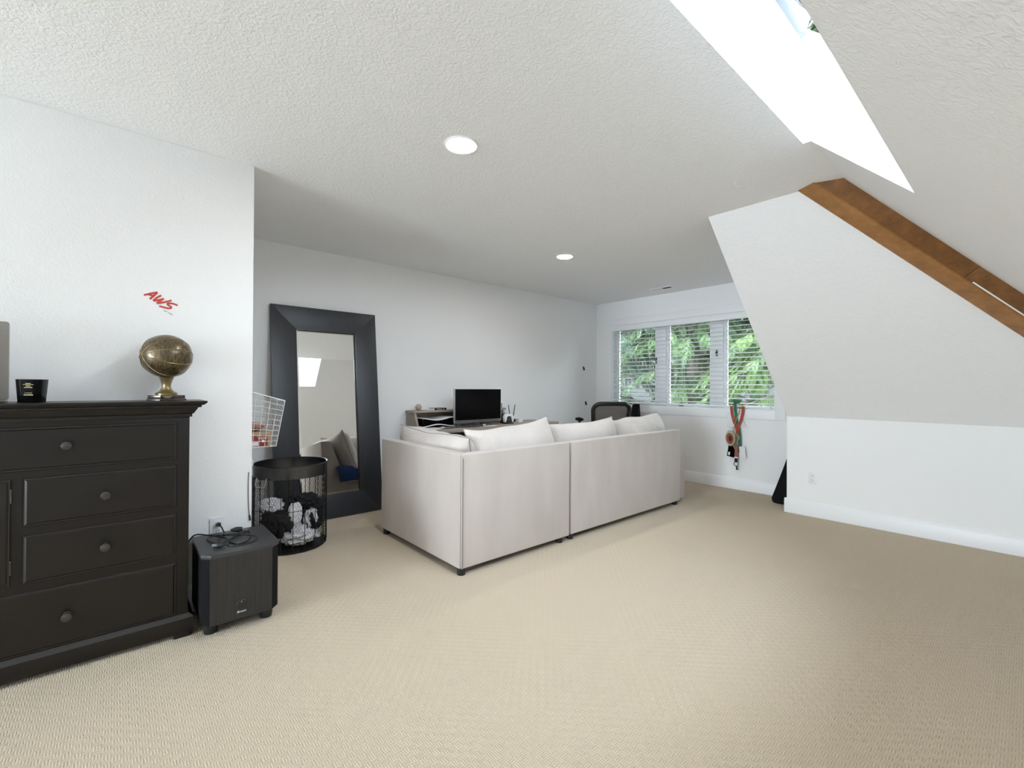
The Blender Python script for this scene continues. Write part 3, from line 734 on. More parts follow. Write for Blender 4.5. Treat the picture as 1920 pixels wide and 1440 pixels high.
# ------------------------------------------------------------------ leaning mirror
tl = math.atan((4.312-4.144)/1.905)+R(1.3)
mr = thing('floor_mirror', 'tall mirror with a wide black-brown frame leaning on the wall', 'mirror', (-4.105, 1.470, .0045), (0, -tl, 0), local=True)
W2, HT, FW, TK = .474, 1.905, .207, .030
def mit(p0, p1, q0, q1, nm):
    # outer edge p0-p1, inner edge q0-q1 (y,z)
    o = MB().hull2([(0, *p0), (0, *p1), (0, *q1), (0, *q0)], [(-TK, *p0), (-TK, *p1), (-TK, *q1), (-TK, *q0)])
    return o.build(nm, 'mframe', mr, bev=.0015)
O = [(-W2, 0), (W2, 0), (W2, HT), (-W2, HT)]; I = [(-W2+FW, FW), (W2-FW, FW), (W2-FW, HT-FW), (-W2+FW, HT-FW)]
for k, nm in enumerate(('frame_bottom', 'frame_side', 'frame_top', 'frame_side')):
    mit(O[k], O[(k+1) % 4], I[k], I[(k+1) % 4], nm)
gl = MB().box(-.022, -.018, -W2+FW-.004, W2-FW+.004, FW-.004, HT-FW+.004).build('mirror_glass', 'mirror', mr)
bv = .016
iy, iz0, iz1 = W2-FW, FW, HT-FW
bm_ = MB()
def bevq(a, b, c, d): bm_.add([a, b, c, d], [(0, 1, 2, 3)])
xo, xi = -.0178, -.0150
oo = [(-iy, iz0), (iy, iz0), (iy, iz1), (-iy, iz1)]; ii = [(-iy+bv, iz0+bv), (iy-bv, iz0+bv), (iy-bv, iz1-bv), (-iy+bv, iz1-bv)]
for k in range(4):
    j = (k+1) % 4; bevq((xo-.0035, *oo[k]), (xo-.0035, *oo[j]), (xo+.0002, *ii[j]), (xo+.0002, *ii[k]))
# bevelled rim strip sits just in front of the glass
for i_, p_ in enumerate(bm_.v): bm_.v[i_] = (p_[0]+.004, p_[1], p_[2])
bm_.build('bevelled_edge', 'silver', mr)

# ------------------------------------------------------------------ sectional sofa
SX = -2.346
def rbox(x0, x1, y0, y1, z0, z1, r, seg=4): 
    return MB().box(x0, x1, y0, y1, z0, z1)
SB = .043
def sofa_leg(par, x, y):
    return MB().lathe([(.0001, 0), (.026, 0), (.028, .012), (.028, SB+.006), (.0001, SB+.006)], 16, Matrix.Translation((x, y, 0))).build('leg', 'blackplastic', par, smooth=True)
c1 = thing('corner_sofa', 'greige fabric corner sofa unit with its back toward the camera', 'sofa', (-2.9, 2.13, 0))
CX0, CY0, CY1, SH, SB = -3.470, 1.628, 2.648, .763, .043
WP = [(0, SB), (0, SH), (.105, SH-.004), (.24, .30), (.24, SB)]         # wedge: thickness from the outer face, height
MB().hull2([(SX-a, CY1, z) for a, z in WP], [(SX-a, CY0+a, z) for a, z in WP]).build('back_panel', 'sofa', c1, bev=.011, seg=3)
MB().hull2([(CX0, CY0+a, z) for a, z in WP], [(SX-a-.002, CY0+a, z) for a, z in WP]).build('side_panel', 'sofa', c1, bev=.011, seg=3)
MB().box(CX0+.01, SX-.155, CY0+.155, CY1-.004, SB+.02, .30).build('seat_base', 'sofa', c1, bev=.015, seg=3)
MB().box(CX0-.015, SX-.20, CY0+.20, CY1-.006, .302, .452).build('seat_cushion', 'sofa', c1, bev=.045, seg=5)
MB().box(CX0+.03, SX-.02, CY0+.02, CY1-.02, SB-.004, SB+.03).build('dust_cover', 'underside', c1)
for x, y in ((SX-.032, CY0+.030), (SX-.04, CY1-.075), (CX0+.045, CY0+.03), (CX0+.05, CY1-.07)): sofa_leg(c1, x, y)
MB().tube([(SX+.001, CY0+.016, SB), (SX+.001, CY0+.016, SH-.03), (SX-.01, CY0+.012, SH-.006)], .0028, 6).build('corner_seam', 'piping', c1)
MB().tube(bez([(CX0+.02, CY0+.004, SH-.022), (-3.0, CY0+.003, SH-.022), (SX-.03, CY0+.004, SH-.018)]), .0022, 6).build('top_seam', 'piping', c1)
c2 = thing('rolled_arm_sofa', 'long greige fabric sofa with a rolled arm at its window end', 'sofa', (-2.85, 3.5, 0))
EY0, EY1 = 2.672, 4.345
MB().hull2([(SX-.006-a, EY0, z) for a, z in WP], [(SX-.006-a, EY1, z) for a, z in WP]).build('back_panel', 'sofa', c2, bev=.012, seg=3)
MB().box(-3.32, SX-.178, EY0+.004, EY1-.04, SB+.02, .30).build('seat_base', 'sofa', c2, bev=.015, seg=3)
for a, b in ((EY0+.004, 3.50), (3.506, EY1-.05)):
    MB().box(-3.35, SX-.21, a, b, .302, .452).build('seat_cushion', 'sofa', c2, bev=.045, seg=5)
ap = []
for k in range(19):
    a = R(-50+k*(275/18)); ap.append((4.47+.095*math.cos(a), .512+.095*math.sin(a)))
ap = [(4.40, SB), (4.505, SB), (4.505, .40)] + ap + [(4.40, .44)]
am = MB().prism(ap, 'x', -3.30, SX-.05).build('rolled_arm', 'sofa', c2, smooth=True, bev=.006, ang=50)
MB().box(-3.28, SX-.05, EY1-.06, 4.42, SB, .50).build('arm_core', 'sofa', c2, bev=.012, seg=3)
MB().box(-3.28, SX-.03, EY0+.02, EY1-.02, SB-.004, SB+.03).build('dust_cover', 'underside', c2)
for x, y in ((SX-.045, EY0+.03), (SX-.05, EY1-.045), (-3.26, EY0+.06), (-3.26, EY1-.06)): sofa_leg(c2, x, y)

def pillow(name, label, w, h, t, Mx, seed=0, m='pillow', wr=.012, group='sofa back pillows', sag=0.03):
    nx, ny = 34, 24; vs = []; fs = []; idx = {}
    rnd = random.Random(seed); ph = rnd.uniform(0, 50)
    for side in (1, -1):
        for i in range(nx+1):
            for j in range(ny+1):
                u_ = -1+2*i/nx; v_ = -1+2*j/ny
                edge = i in (0, nx) or j in (0, ny)
                if side == -1 and edge: idx[side, i, j] = idx[1, i, j]; continue
                # finer sampling near the edges
                uu = math.sin(u_*math.pi/2); vv = math.sin(v_*math.pi/2)
                x = w/2*uu*(1-.05*(1-vv**4)*abs(uu)**3); z = h/2*vv*(1-.07*(1-uu**4)*abs(vv)**3)
                th = (max(0, 1-abs(uu)**3.2)*max(0, 1-abs(vv)**3.2))**.5
                th *= 1-.12*vv
                y = side*t/2*th
                p = Vector((x*3.2+ph, z*3.2, side*3))
                ef = .35+.65*max(abs(uu), abs(vv))**3
                d = noise.noise(p)*wr*1.6+noise.noise(Vector((x*9+ph, z*7, side*5)))*wr*ef
                fold = math.sin((abs(uu)*10+vv*9)+ph)*wr*.5*max(0, abs(uu)-.55)*max(0, abs(vv)-.3)*4
                if not edge: y += (d+fold)*side*min(1, th*2)
                z += -sag*(1-vv)*.3*(1-uu*uu) + noise.noise(Vector((x*4+ph, 3.1, z*2)))*wr*1.1*(1 if edge else .6)
                idx[side, i, j] = len(vs); vs.append((x, y, z))
        for i in range(nx):
            for j in range(ny):
                f = (idx[side, i, j], idx[side, i+1, j], idx[side, i+1, j+1], idx[side, i, j+1])
                fs.append(f if side == -1 else f[::-1])
    o = thing(name, label, 'pillow', tuple(Mx.translation), group=group)
    b = MB().add(vs, fs, Mx).build('cushion', m, o, smooth=True, ang=80)
    loop = [(i, 0) for i in range(nx)]+[(nx, j) for j in range(ny)]+[(i, ny) for i in range(nx, 0, -1)]+[(0, j) for j in range(ny, 0, -1)]
    MB().tube([Mx @ Vector(vs[idx[1, i, j]]) for i, j in loop], 0.0036, 5, True).build('seam_edge', 'pipe2', b, smooth=True)
    return o
def frame(loc, yaw, lean, roll=0):
    return Matrix.Translation(loc) @ Matrix.Rotation(yaw, 4, 'Z') @ Matrix.Rotation(roll, 4, 'Y') @ Matrix.Rotation(lean, 4, 'X')
# width axis along x, faces +-y ; lean about x
pillow('sofa_pillow', 'puckered pale pillow leaning on the short left side of the corner sofa', .99, .46, .28, frame((-3.05, 1.905, .632), 0, R(17), R(1.5)), 3, wr=.030)
pillow('sofa_pillow', 'large smooth pale pillow in the middle of the corner sofa back', .86, .51, .28, frame((-2.635, 2.335, .657), R(90), R(-13), R(-4)), 5, wr=.018)
pillow('sofa_pillow', 'pale pillow with wrinkled left end behind the longer sofa', .93, .48, .27, frame((-2.645, 3.20, .655), R(90), R(-13), R(-1)), 8, wr=.026)
pillow('sofa_pillow', 'tan shaded pillow at the window end of the longer sofa', .86, .48, .26, frame((-2.645, 4.05, .657), R(90), R(-13), R(-2.5)), 11, wr=.026)

# blue blanket and black garment on the corner sofa seat (seen in the mirror)
def drape(name, label, cat, x0, x1, y0, y1, ztop, xe, drop, m, amp=.012, seed=1, th=.012):
    nx, ny = 30, 22; vs = []; fs = []
    Ltot = (x1-xe)+drop
    for i in range(nx+1):
        s_ = Ltot*i/nx
        for j in range(ny+1):
            y = y0+(y1-y0)*j/ny; r = .05
            flat = x1-xe
            if s_ < flat: x, z = x1-s_, ztop
            else:
                d = s_-flat
                a = min(d/r, math.pi/2); x = xe-r*math.sin(a); z = ztop-r*(1-math.cos(a))-max(0, d-r*math.pi/2)
            wv_ = math.sin(y*26+s_*5+seed)*amp+noise.noise(Vector((x*6, y*6, seed)))*amp*1.6
            dn = min(1, max(0, (s_-flat)/.08)) if s_ > flat else 0
            x -= (abs(wv_)+.004)*dn; z += (abs(wv_)+.002)*(1-dn)
            vs.append((x, y+.02*math.sin(s_*9), z))
    for i in range(nx):
        for j in range(ny): fs.append((i*(ny+1)+j, (i+1)*(ny+1)+j, (i+1)*(ny+1)+j+1, i*(ny+1)+j+1))
    o = MB().add(vs, fs).build(name, m, smooth=True, ang=80)
    md = o.modifiers.new('thickness', 'SOLIDIFY'); md.thickness = th; md.offset = 1
    return tag(o, label, cat)
drape('blanket', 'blue fleece blanket draped over the corner sofa seat, seen in the mirror', 'blanket', 0, -3.02, 1.785, 2.50, .456, -3.475, .17, 'bluecloth', .022, 2)
def crumple(name, label, cat, c, rad, m, seed, amp=.35, flat=1.0, seg=72, rings=44, group=None):
    o = MB().sphere((0, 0, 0), 1.0, seg, rings); rnd = Vector((seed*3.1, seed*1.7, seed*.9)); out = []
    zmin = 9
    for p in o.v:
        q_ = Vector(p)
        wq = q_*1.4+rnd+Vector((noise.noise(q_*1.1+rnd), noise.noise(q_*1.1+rnd*2), noise.noise(q_*1.1+rnd*3)))*.9
        n_ = noise.noise(wq)*amp*.9 + (.55-abs(noise.noise(wq*1.7))*2)*amp*.55 + (.5-abs(noise.noise(wq*4.1))*2)*amp*.28 + noise.noise(wq*9)*amp*.10
        q_ = q_*(1+n_)
        out.append((c[0]+q_.x*rad[0], c[1]+q_.y*rad[1], c[2]+q_.z*rad[2]))
    o.v = out
    return tag(o.build(name, m, smooth=True, ang=70), label, cat, group)
crumple('black_garment', 'crumpled black garment on the sofa seat, seen in the mirror', 'clothing', (-3.16, 2.06, .535), (.13, .12, .05), 'blackcloth', 4, .25)

# ------------------------------------------------------------------ laundry hamper
hx, hy, hr, hh = -3.66, .996, .248, .615
hp = thing('laundry_hamper', 'round black wire-mesh hamper with a solid metal rim', 'hamper', (hx, hy, 0))
MB().lathe([(hr+.002, hh-.088), (hr+.004, hh-.004), (hr+.007, hh), (hr+.004, hh+.003), (hr-.002, hh), (hr-.002, hh-.088), (hr+.002, hh-.088)], 56, Matrix.Translation((hx, hy, 0))).build('rim_band', 'rim', hp, smooth=True)
MB().lathe([(.0001, .012), (hr-.004, .012), (hr+.001, .016), (hr+.001, .004), (hr-.01, 0), (.0001, 0)], 56, Matrix.Translation((hx, hy, 0))).build('bottom_pan', 'wire', hp, smooth=True)
rod0 = None
for k in range(20):
    a = 2*math.pi*(k+.35)/20
    if rod0 is None: rod0 = MB().tube([(0, 0, .006), (0, 0, hh-.08)], .0027, 6).build('rod', 'wire', hp, smooth=True); o = rod0
    else: o = copy_part(rod0, hp)
    o.location = Vector((hx+(hr+.003)*math.cos(a), hy+(hr+.003)*math.sin(a), 0))-OFF[hp.name]
for z in (.30,):
    MB().tube([(hx+(hr+.002)*math.cos(2*math.pi*k/48), hy+(hr+.002)*math.sin(2*math.pi*k/48), z) for k in range(48)], .0022, 5, True).build('hoop', 'wire', hp, smooth=True)
nm = MB(); NC, NR = 76, 25; z0, z1 = .012, hh-.086
for r_ in range(NR):
    zc = z0+(z1-z0)*(r_+.5)/NR; dz = (z1-z0)/NR*.5; pts = []
    for k in range(NC*2):
        a = 2*math.pi*k/(NC*2); s_ = 1 if (k+r_) % 2 else -1
        pts.append((hx+hr*math.cos(a), hy+hr*math.sin(a), zc+dz*s_*.93))
    nm.tube(pts, .0011, 3, True)
tag(nm.build('wire_netting', 'wire', hp, recalc=False), kind='stuff')
for a0, nmz in ((R(-62), 'handle'), (R(118), 'handle')):
    c = Vector((hx+(hr+.006)*math.cos(a0), hy+(hr+.006)*math.sin(a0), hh-.075)); tt = Vector((-math.sin(a0), math.cos(a0), 0)); rr_ = Vector((math.cos(a0), math.sin(a0), 0))
    MB().tube(bez([c-tt*.045, c-tt*.045+rr_*.012+Vector((0, 0, -.05)), c+rr_*.014+Vector((0, 0, -.062)), c+tt*.045+rr_*.012+Vector((0, 0, -.05)), c+tt*.045]), .003, 6).build(nmz, 'bezel', hp, smooth=True)
G = 'laundry in the hamper'
for nm_, lab, c, rad, m_, sd, am_ in (
    ('white_towel', 'white speckled towel at the bottom of the hamper', (hx+.04, hy+.03, .10), (.16, .15, .085), 'whitecloth', 2, .30),
    ('black_shirt', 'large black crumpled shirt in the middle of the hamper', (hx+.03, hy-.09, .20), (.15, .105, .12), 'blackcloth', 5, .4),
    ('black_trousers', 'black trousers bunched against the right side of the hamper', (hx+.02, hy+.12, .20), (.15, .085, .11), 'blackcloth', 9, .4),
    ('white_sock', 'white sock lying across the hamper pile', (hx+.13, hy-.01, .245), (.045, .045, .090), 'whitecloth', 12, .3),
    ('grey_sweatshirt', 'pale sweatshirt on the left of the hamper pile', (hx+.02, hy-.14, .315), (.10, .075, .045), 'whitecloth', 15, .4),
    ('black_hoodie', 'black hoodie on top at the right of the hamper', (hx+.02, hy+.10, .31), (.13, .10, .055), 'blackcloth', 21, .45),
    ('white_shirt', 'rumpled white shirt low at the front right of the hamper', (hx+.15, hy+.10, .21), (.04, .045, .07), 'whitecloth', 27, .4)):
    crumple(nm_, lab, 'laundry', c, rad, m_, sd, am_, group=G)

# ------------------------------------------------------------------ white wire bin on the wall end and its box
bx0, bx1, by0 = -3.83, -3.285, YJ+.008
wb = thing('wire_basket', 'white wire bin hung on the wall end above the hamper', 'basket', (-3.55, by0, .79))
def lerp(a, b, t_): return Vector(a)+(Vector(b)-Vector(a))*t_
def panel(nm, A, B, C, D, nu, nv, r=.0016):
    # A-B bottom, D-C top
    o = MB()
    for i in range(nu+1):
        o.tube([lerp(A, B, i/nu), lerp(D, C, i/nu)], r, 5)
    for j in range(nv+1):
        o.tube([lerp(A, D, j/nv), lerp(B, C, j/nv)], r, 5)
    return o.build(nm, 'whitewire', wb, smooth=True)
for nm_, x in (('side_grid', bx1), ('side_grid', bx0)):
    panel(nm_, (x, by0, .79), (x, .80, .79), (x, .852, 1.088), (x, by0, 1.165), 6, 9)
panel('front_grid', (bx0, .80, .79), (bx1, .80, .79), (bx1, .852, 1.088), (bx0, .852, 1.088), 16, 9)
panel('back_grid', (bx0, by0, .79), (bx1, by0, .79), (bx1, by0, 1.165), (bx0, by0, 1.165), 16, 9)
panel('floor_grid', (bx0, by0, .79), (bx1, by0, .79), (bx1, .80, .79), (bx0, .80, .79), 16, 6)
MB().tube([(bx0, by0, 1.165), (bx0, .852, 1.088), (bx1, .852, 1.088), (bx1, by0, 1.165)], .0036, 8, True).build('rim', 'whitewire', wb, smooth=True)
for x in (bx1, bx0): MB().tube([(x, by0, .79), (x, .80, .79), (x, .852, 1.088)], .003, 8).build('corner_wire', 'whitewire', wb, smooth=True)
tag(MB().tube(bez([(-3.40, by0+.002, .72), (-3.40, by0+.03, .715), (-3.40, by0+.085, .70), (-3.40, by0+.09, .66), (-3.40, by0+.055, .625), (-3.40, by0+.02, .62)]), .0055, 8).build('wall_hook', 'whitewire', smooth=True),
    'white curved hook on the wall end just below the wire bin', 'hook')
sb = thing('shoe_box', 'red and tan printed shoe box inside the white wire bin', 'box', (-3.44, .70, .795))
MB().box(-3.60, -3.31, .603, .775, .7935, .865).build('carton', 'redbox', sb, bev=.001)
MB().box(-3.604, -3.306, .600, .779, .865, .885).build('lid', 'tancard', sb, bev=.001)
MB().box(-3.3095, -3.3090, .755, .7745, .795, .865).build('side_label', 'tancard', sb)
text_mesh('box_print', 'Vans', .030, face_px(-3.3088, .722, .848), 'whiteprint', sb)
MB().lathe([(.0001, .0006), (.009, .0006), (.009, 0)], 16, face_px(-3.3095, .728, .826)).build('round_sticker', 'whiteprint', sb)
MB().box(-3.3095, -3.3088, .607, .70, .797, .822).build('paper_slip', 'paper', sb)
crumple('tissue_wad', 'brown crumpled paper lying on the shoe box in the wire bin', 'paper', (-3.43, .69, .915), (.10, .065, .026), 'pinkpaper', 6, .25)

# ------------------------------------------------------------------ desk with riser shelf
DZ = .760
dk = thing('desk', 'grey oak desk with a raised shelf along the far left wall', 'desk', (-4.1, 3.2, 0))
dx0, dx1, dy0, dy1 = XL+.008, -3.855, 2.300, 4.14
MB().box(dx0, dx1, dy0, dy1, DZ-.040, DZ).build('desktop', 'desk', dk, bev=.002)
for y in (dy0+.02, dy1-.06):
    MB().box(dx0+.03, dx1-.04, y, y+.04, 0, DZ-.040).build('leg_panel', 'deskdark', dk, bev=.002)
MB().box(dx0+.02, dx0+.045, dy0+.06, dy1-.06, .30, DZ-.040).build('modesty_panel', 'deskdark', dk)
hz = .935
for y in (dy0+.012, 3.50):
    MB().prism([(dx0+.004, DZ), (dx0+.235, DZ), (dx0+.165, hz-.022), (dx0+.004, hz-.022)], 'y', y, y+.026).build('riser_side', 'desk', dk, bev=.0015)
MB().box(dx0+.004, dx0+.178, dy0, 3.545, hz-.022, hz).build('riser_shelf', 'desk', dk, bev=.0015)
MB().box(dx0+.004, dx0+.016, dy0+.04, 3.50, hz-.075, hz-.022).build('riser_back', 'desk', dk)

# monitor
t = thing('monitor', 'flat black monitor with thin silver bezel on the desk', 'monitor', (-4.02, 3.03, DZ))
mx = -4.0
MB().box(mx-.028, mx, 2.692, 3.330, .800, 1.166).build('housing', 'bezel', t, bev=.003)
MB().box(mx-.001, mx+.0012, 2.699, 3.323, .826, 1.160).build('screen', 'screen', t)
MB().box(mx-.001, mx+.0014, 2.699, 3.323, .803, .824).build('chin', 'greyphone', t)
MB().box(mx-.05, mx-.028, 2.97, 3.05, DZ+.008, .95).build('stand_neck', 'greyphone', t, bev=.004)
MB().prism(roundrect(mx-.15, mx+.085, 2.86, 3.16, .03), 'z', DZ, DZ+.008).build('stand_base', 'greyphone', t, bev=.002)

# game console lying on the desk under the riser: two flared white plates around a black core
t = thing('game_console', 'white and black game console lying under the desk riser', 'console', (-4.2, 2.56, DZ))
def plate(sgn, zc):
    o = MB(); nx, ny = 20, 8; vs = []; fs = []
    for i in range(nx+1):
        for j in range(ny+1):
            y = 2.352+.385*i/nx; x = dx0+.03+.255*j/ny; s_ = i/nx
            pinch = math.sin(math.pi*min(1, s_*1.12))**1.5
            z = zc+sgn*(.040-.022*pinch)
            vs.append((x, y, z))
    for i in range(nx):
        for j in range(ny): fs.append((i*(ny+1)+j, (i+1)*(ny+1)+j, (i+1)*(ny+1)+j+1, i*(ny+1)+j+1))
    ob = o.add(vs, fs).build('cover_plate', 'whiteplastic', t, smooth=True)
    md = ob.modifiers.new('thickness', 'SOLIDIFY'); md.thickness = .010; md.offset = sgn
    return ob
zc = DZ+.056
plate(1, zc); plate(-1, zc)
cp = []
n_ = 24
for i in range(n_+1):
    s_ = i/n_; pinch = math.sin(math.pi*min(1, s_*1.12))**1.5; cp.append((2.362+.365*s_, zc+.039-.022*pinch))
for i in range(n_, -1, -1):
    s_ = i/n_; pinch = math.sin(math.pi*min(1, s_*1.12))**1.5; cp.append((2.362+.365*s_, zc-.039+.022*pinch))
MB().prism(cp, 'x', dx0+.04, dx0+.278).build('core', 'screen', t)
MB().box(dx0+.279, dx0+.281, 2.50, 2.60, zc-.030, zc-.026).build('disc_slot', 'blackplastic', t)

# controller standing on a black charging dock
t = thing('game_controller', 'white and black game controller standing on its dock beside the monitor', 'controller', (-4.0, 3.44, DZ))
gx, gy = -4.0, 3.435
MB().prism(roundrect(gx-.045, gx+.035, gy-.075, gy+.065, .02), 'z', DZ, DZ+.018).build('dock', 'blackplastic', t, bev=.002)
MB().box(gx-.05, gx-.03, gy-.085, gy+.03, DZ+.012, DZ+.118).build('dock_back', 'blackplastic', t, bev=.008)
gm = MB(); 
sil = bez([(gy-.062, DZ+.020, 0), (gy-.072, DZ+.060, 0), (gy-.058, DZ+.100, 0), (gy-.030, DZ+.115, 0), (gy+.030, DZ+.115, 0), (gy+.058, DZ+.100, 0), (gy+.072, DZ+.060, 0), (gy+.062, DZ+.020, 0), (gy+.046, DZ+.022, 0), (gy+.030, DZ+.060, 0), (gy, DZ+.070, 0), (gy-.030, DZ+.060, 0), (gy-.046, DZ+.022, 0), (gy-.062, DZ+.020, 0)], 4)[:-1]
gm.prism([(p.x, p.y) for p in sil], 'x', gx-.014, gx+.022).build('shell', 'whiteplastic', t, smooth=True, bev=.007, ang=60)
MB().prism(roundrect(gy-.034, gy+.034, DZ+.020, DZ+.088, .018), 'x', gx-.012, gx+.0245).build('touch_area', 'blackplastic', t, bev=.005)
for s_ in (-1, 1):
    MB().lathe([(.0001, .014), (.011, .014), (.012, .010), (.007, .006), (.007, 0)], 16, face_px(gx+.0235, gy+s_*.020, DZ+.045)).build('thumbstick', 'greyphone', t, smooth=True)
# router with two antennas behind the controller
t = thing('router', 'small dark router with two splayed antennas on the desk', 'router', (-4.20, 3.70, DZ))
MB().box(-4.29, -4.17, 3.60, 3.80, DZ, DZ+.03).build('case', 'blackplastic', t, bev=.006)
for s_ in (-1, 1):
    MB().tube([(-4.24, 3.70+s_*.022, DZ+.03), (-4.24, 3.70+s_*.055, .965)], [.006, .0045], 8).build('antenna', 'blackplastic', t, smooth=True)
# things on the riser and the desk
tag(MB().sphere((-4.25, 2.405, hz+.034), .034, 20, 14).build('baseball', 'leather', smooth=True), 'worn baseball at the left end of the desk riser', 'ball')
t = thing('photo_frame', 'small brown picture frame at the right end of the desk riser', 'picture frame', (-4.24, 3.51, hz))
MB().box(-4.25, -4.235, 3.47, 3.54, hz, hz+.055).build('frame', 'deskdark', t, bev=.002); MB().box(-4.2352, -4.2345, 3.481, 3.529, hz+.010, hz+.045).build('picture', 'greyphone', t)
t = thing('paperback_book', 'black-spined book with white lettering on the desk riser', 'book', (-4.23, 2.63, hz))
MB().box(-4.31, -4.182, 2.565, 2.705, hz, hz+.003).box(-4.31, -4.182, 2.565, 2.705, hz+.019, hz+.022).box(-4.186, -4.180, 2.565, 2.705, hz, hz+.022).build('cover', 'screen', t)
MB().box(-4.308, -4.187, 2.568, 2.702, hz+.003, hz+.019).build('pages', 'paper', t)
pr = MB(); y_ = 2.585
while y_ < 2.685:
    l_ = random.uniform(.006, .012)
    if not 2.645 < y_ < 2.655: pr.box(-4.180, -4.1795, y_, y_+l_, hz+.007, hz+.014)
    y_ += l_+.002
pr.build('spine_print', 'whiteprint', t, recalc=False)
def flatthing(name, label, cat, x, y, z, sx, sy, sz, rz, m, group=None):
    Mx = Matrix.Translation((x, y, z)) @ Matrix.Rotation(R(rz), 4, 'Z')
    return tag(MB().box(-sx/2, sx/2, -sy/2, sy/2, 0, sz, Mx).build(name, m, bev=min(.002, sz*.3)), label, cat, group)
flatthing('envelope', 'white envelope beside the book on the desk riser', 'envelope', -4.24, 2.525, hz, .10, .075, .004, 20, 'paper')
flatthing('folded_paper', 'thin white folded paper on the desk riser left of the monitor', 'paper', -4.24, 2.78, hz, .09, .07, .004, -8, 'paper')
flatthing('paper_sheet', 'white paper sheet at the left front of the desk', 'paper', -3.99, 2.44, DZ, .20, .15, .002, 12, 'paper')
flatthing('phone', 'dark grey phone lying at the desk front edge', 'phone', -3.90, 2.58, DZ, .07, .15, .009, 8, 'greyphone')
flatthing('notebook', 'slate blue notebook in front of the monitor', 'notebook', -3.93, 2.74, DZ, .11, .15, .010, -20, 'slate')
flatthing('maroon_folder', 'maroon folder in front of the monitor', 'folder', -3.915, 2.90, DZ, .10, .16, .006, 14, 'maroon')
flatthing('letter', 'white letter lying right of the maroon folder', 'letter', -3.91, 3.08, DZ, .09, .18, .003, -6, 'paper')
flatthing('brown_folder', 'tan folder on the desk below the right of the monitor', 'folder', -3.925, 3.27, DZ, .10, .15, .004, 10, 'tancard')
tag(MB().sphere((0, 0, 0), (.018, .03, .012), 16, 10, Matrix.Translation((-3.905, 2.485, DZ+.012))).build('silver_mouse', 'silver', smooth=True), 'shiny silver mouse near the left paper', 'mouse')
tag(MB().sphere((0, 0, 0), (.018, .026, .012), 16, 10, Matrix.Translation((-3.90, 3.005, DZ+.018))).build('chrome_puck', 'silver', smooth=True), 'shiny chrome puck in front of the monitor stand', 'puck')
flatthing('small_white_box', 'small white box on the desk right of the controller', 'box', -4.10, 3.70, DZ, .06, .07, .045, 5, 'paper')

# ------------------------------------------------------------------ office chair
ch = thing('office_chair', 'black office chair with mesh back behind the sofa by the window', 'chair', (-3.70, 4.83, 0), (0, 0, R(146)), local=True)
# local: +x is the facing direction
def ring(pts, r): return MB().tube(pts, r, 10, True)
bp = []
for (a, b) in roundrect(-.235, .235, .60, .985, .085, 7):
    b2 = b; tw = 1-.16*max(0, (.80-b)/.2) if b < .80 else 1
    bp.append((-.235-.10*((b-.60)/.4)**1.3+.035*(1-(a/.235)**2)*-1, a*tw, b2))
ring(bp, .027).build('back_frame', 'blackplastic', ch, smooth=True)
vs = []; fs = []; n_ = 14
for i in range(n_+1):
    for j in range(n_+1):
        a = -.225+.45*i/n_; b = .61+.365*j/n_
        vs.append((-.235-.10*((b-.60)/.4)**1.3-.035*(1-(a/.235)**2), a*(1-.16*max(0, (.80-b)/.2) if b < .80 else 1)*.97, b))
for i in range(n_):
    for j in range(n_): fs.append((i*(n_+1)+j, (i+1)*(n_+1)+j, (i+1)*(n_+1)+j+1, i*(n_+1)+j+1))
MB().add(vs, fs).build('mesh_panel', 'net', ch, smooth=True)
MB().box(-.235, .235, -.24, .24, .44, .52).build('seat', 'blackmatte', ch, bev=.035, seg=4)
MB().tube(bez([(-.12, 0, .43), (-.26, 0, .45), (-.285, 0, .56), (-.28, 0, .66)]), .03, 10).build('back_support', 'blackplastic', ch, smooth=True)
for s_ in (-1, 1):
    MB().tube(bez([(.02, s_*.23, .45), (.02, s_*.30, .47), (.02, s_*.315, .60), (.02, s_*.315, .745)]), [.017]*25, 10).build('arm_post', 'blackplastic', ch, smooth=True)
    MB().sphere((0, 0, 0), (.125, .048, .024), 24, 12, Matrix.Translation((.03, s_*.315, .768))).build('armrest', 'blackmatte', ch, smooth=True)
MB().lathe([(.0001, .10), (.03, .10), (.03, .28), (.022, .28), (.022, .44), (.0001, .44)], 16).build('gas_column', 'blackplastic', ch, smooth=True)
for k in range(5):
    a = 2*math.pi*k/5+.3; d = Vector((math.cos(a), math.sin(a), 0))
    MB().tube([d*.02+Vector((0, 0, .125)), d*.16+Vector((0, 0, .11)), d*.29+Vector((0, 0, .075))], [.03, .024, .017], 8).build('base_arm', 'blackplastic', ch, smooth=True)
    Mx = Matrix.Translation(d*.285+Vector((0, 0, .03))) @ Matrix.Rotation(a, 4, 'Z') @ Matrix.Rotation(math.pi/2, 4, 'X')
    MB().lathe([(.0001, -.022), (.026, -.022), (.03, -.014), (.03, .014), (.026, .022), (.0001, .022)], 16, Mx).build('caster', 'blackmatte', ch, smooth=True)

# tall black tapered stand by the window
t = thing('tower_stand', 'tall black tapered stand between the office chair and the window', 'stand', (-3.545, 5.30, 0))
def fr(z): return (.97-z)/.97
MB().hull2([(-3.60, 5.20, 0), (-3.44, 5.20, 0), (-3.44, 5.40, 0), (-3.60, 5.40, 0)], [(-3.535, 5.265, .968), (-3.478, 5.265, .968), (-3.478, 5.335, .968), (-3.535, 5.335, .968)]).build('column', 'screen', t, bev=.006)
MB().tube([(-3.78, 5.29, .012), (-3.555, 5.30, .955)], .014, 8).build('strut', 'blackplastic', t, smooth=True)
MB().sphere((-3.497, 5.262, .86), (.007, .004, .012), 10, 8).build('button', 'whiteplastic', t, smooth=True)

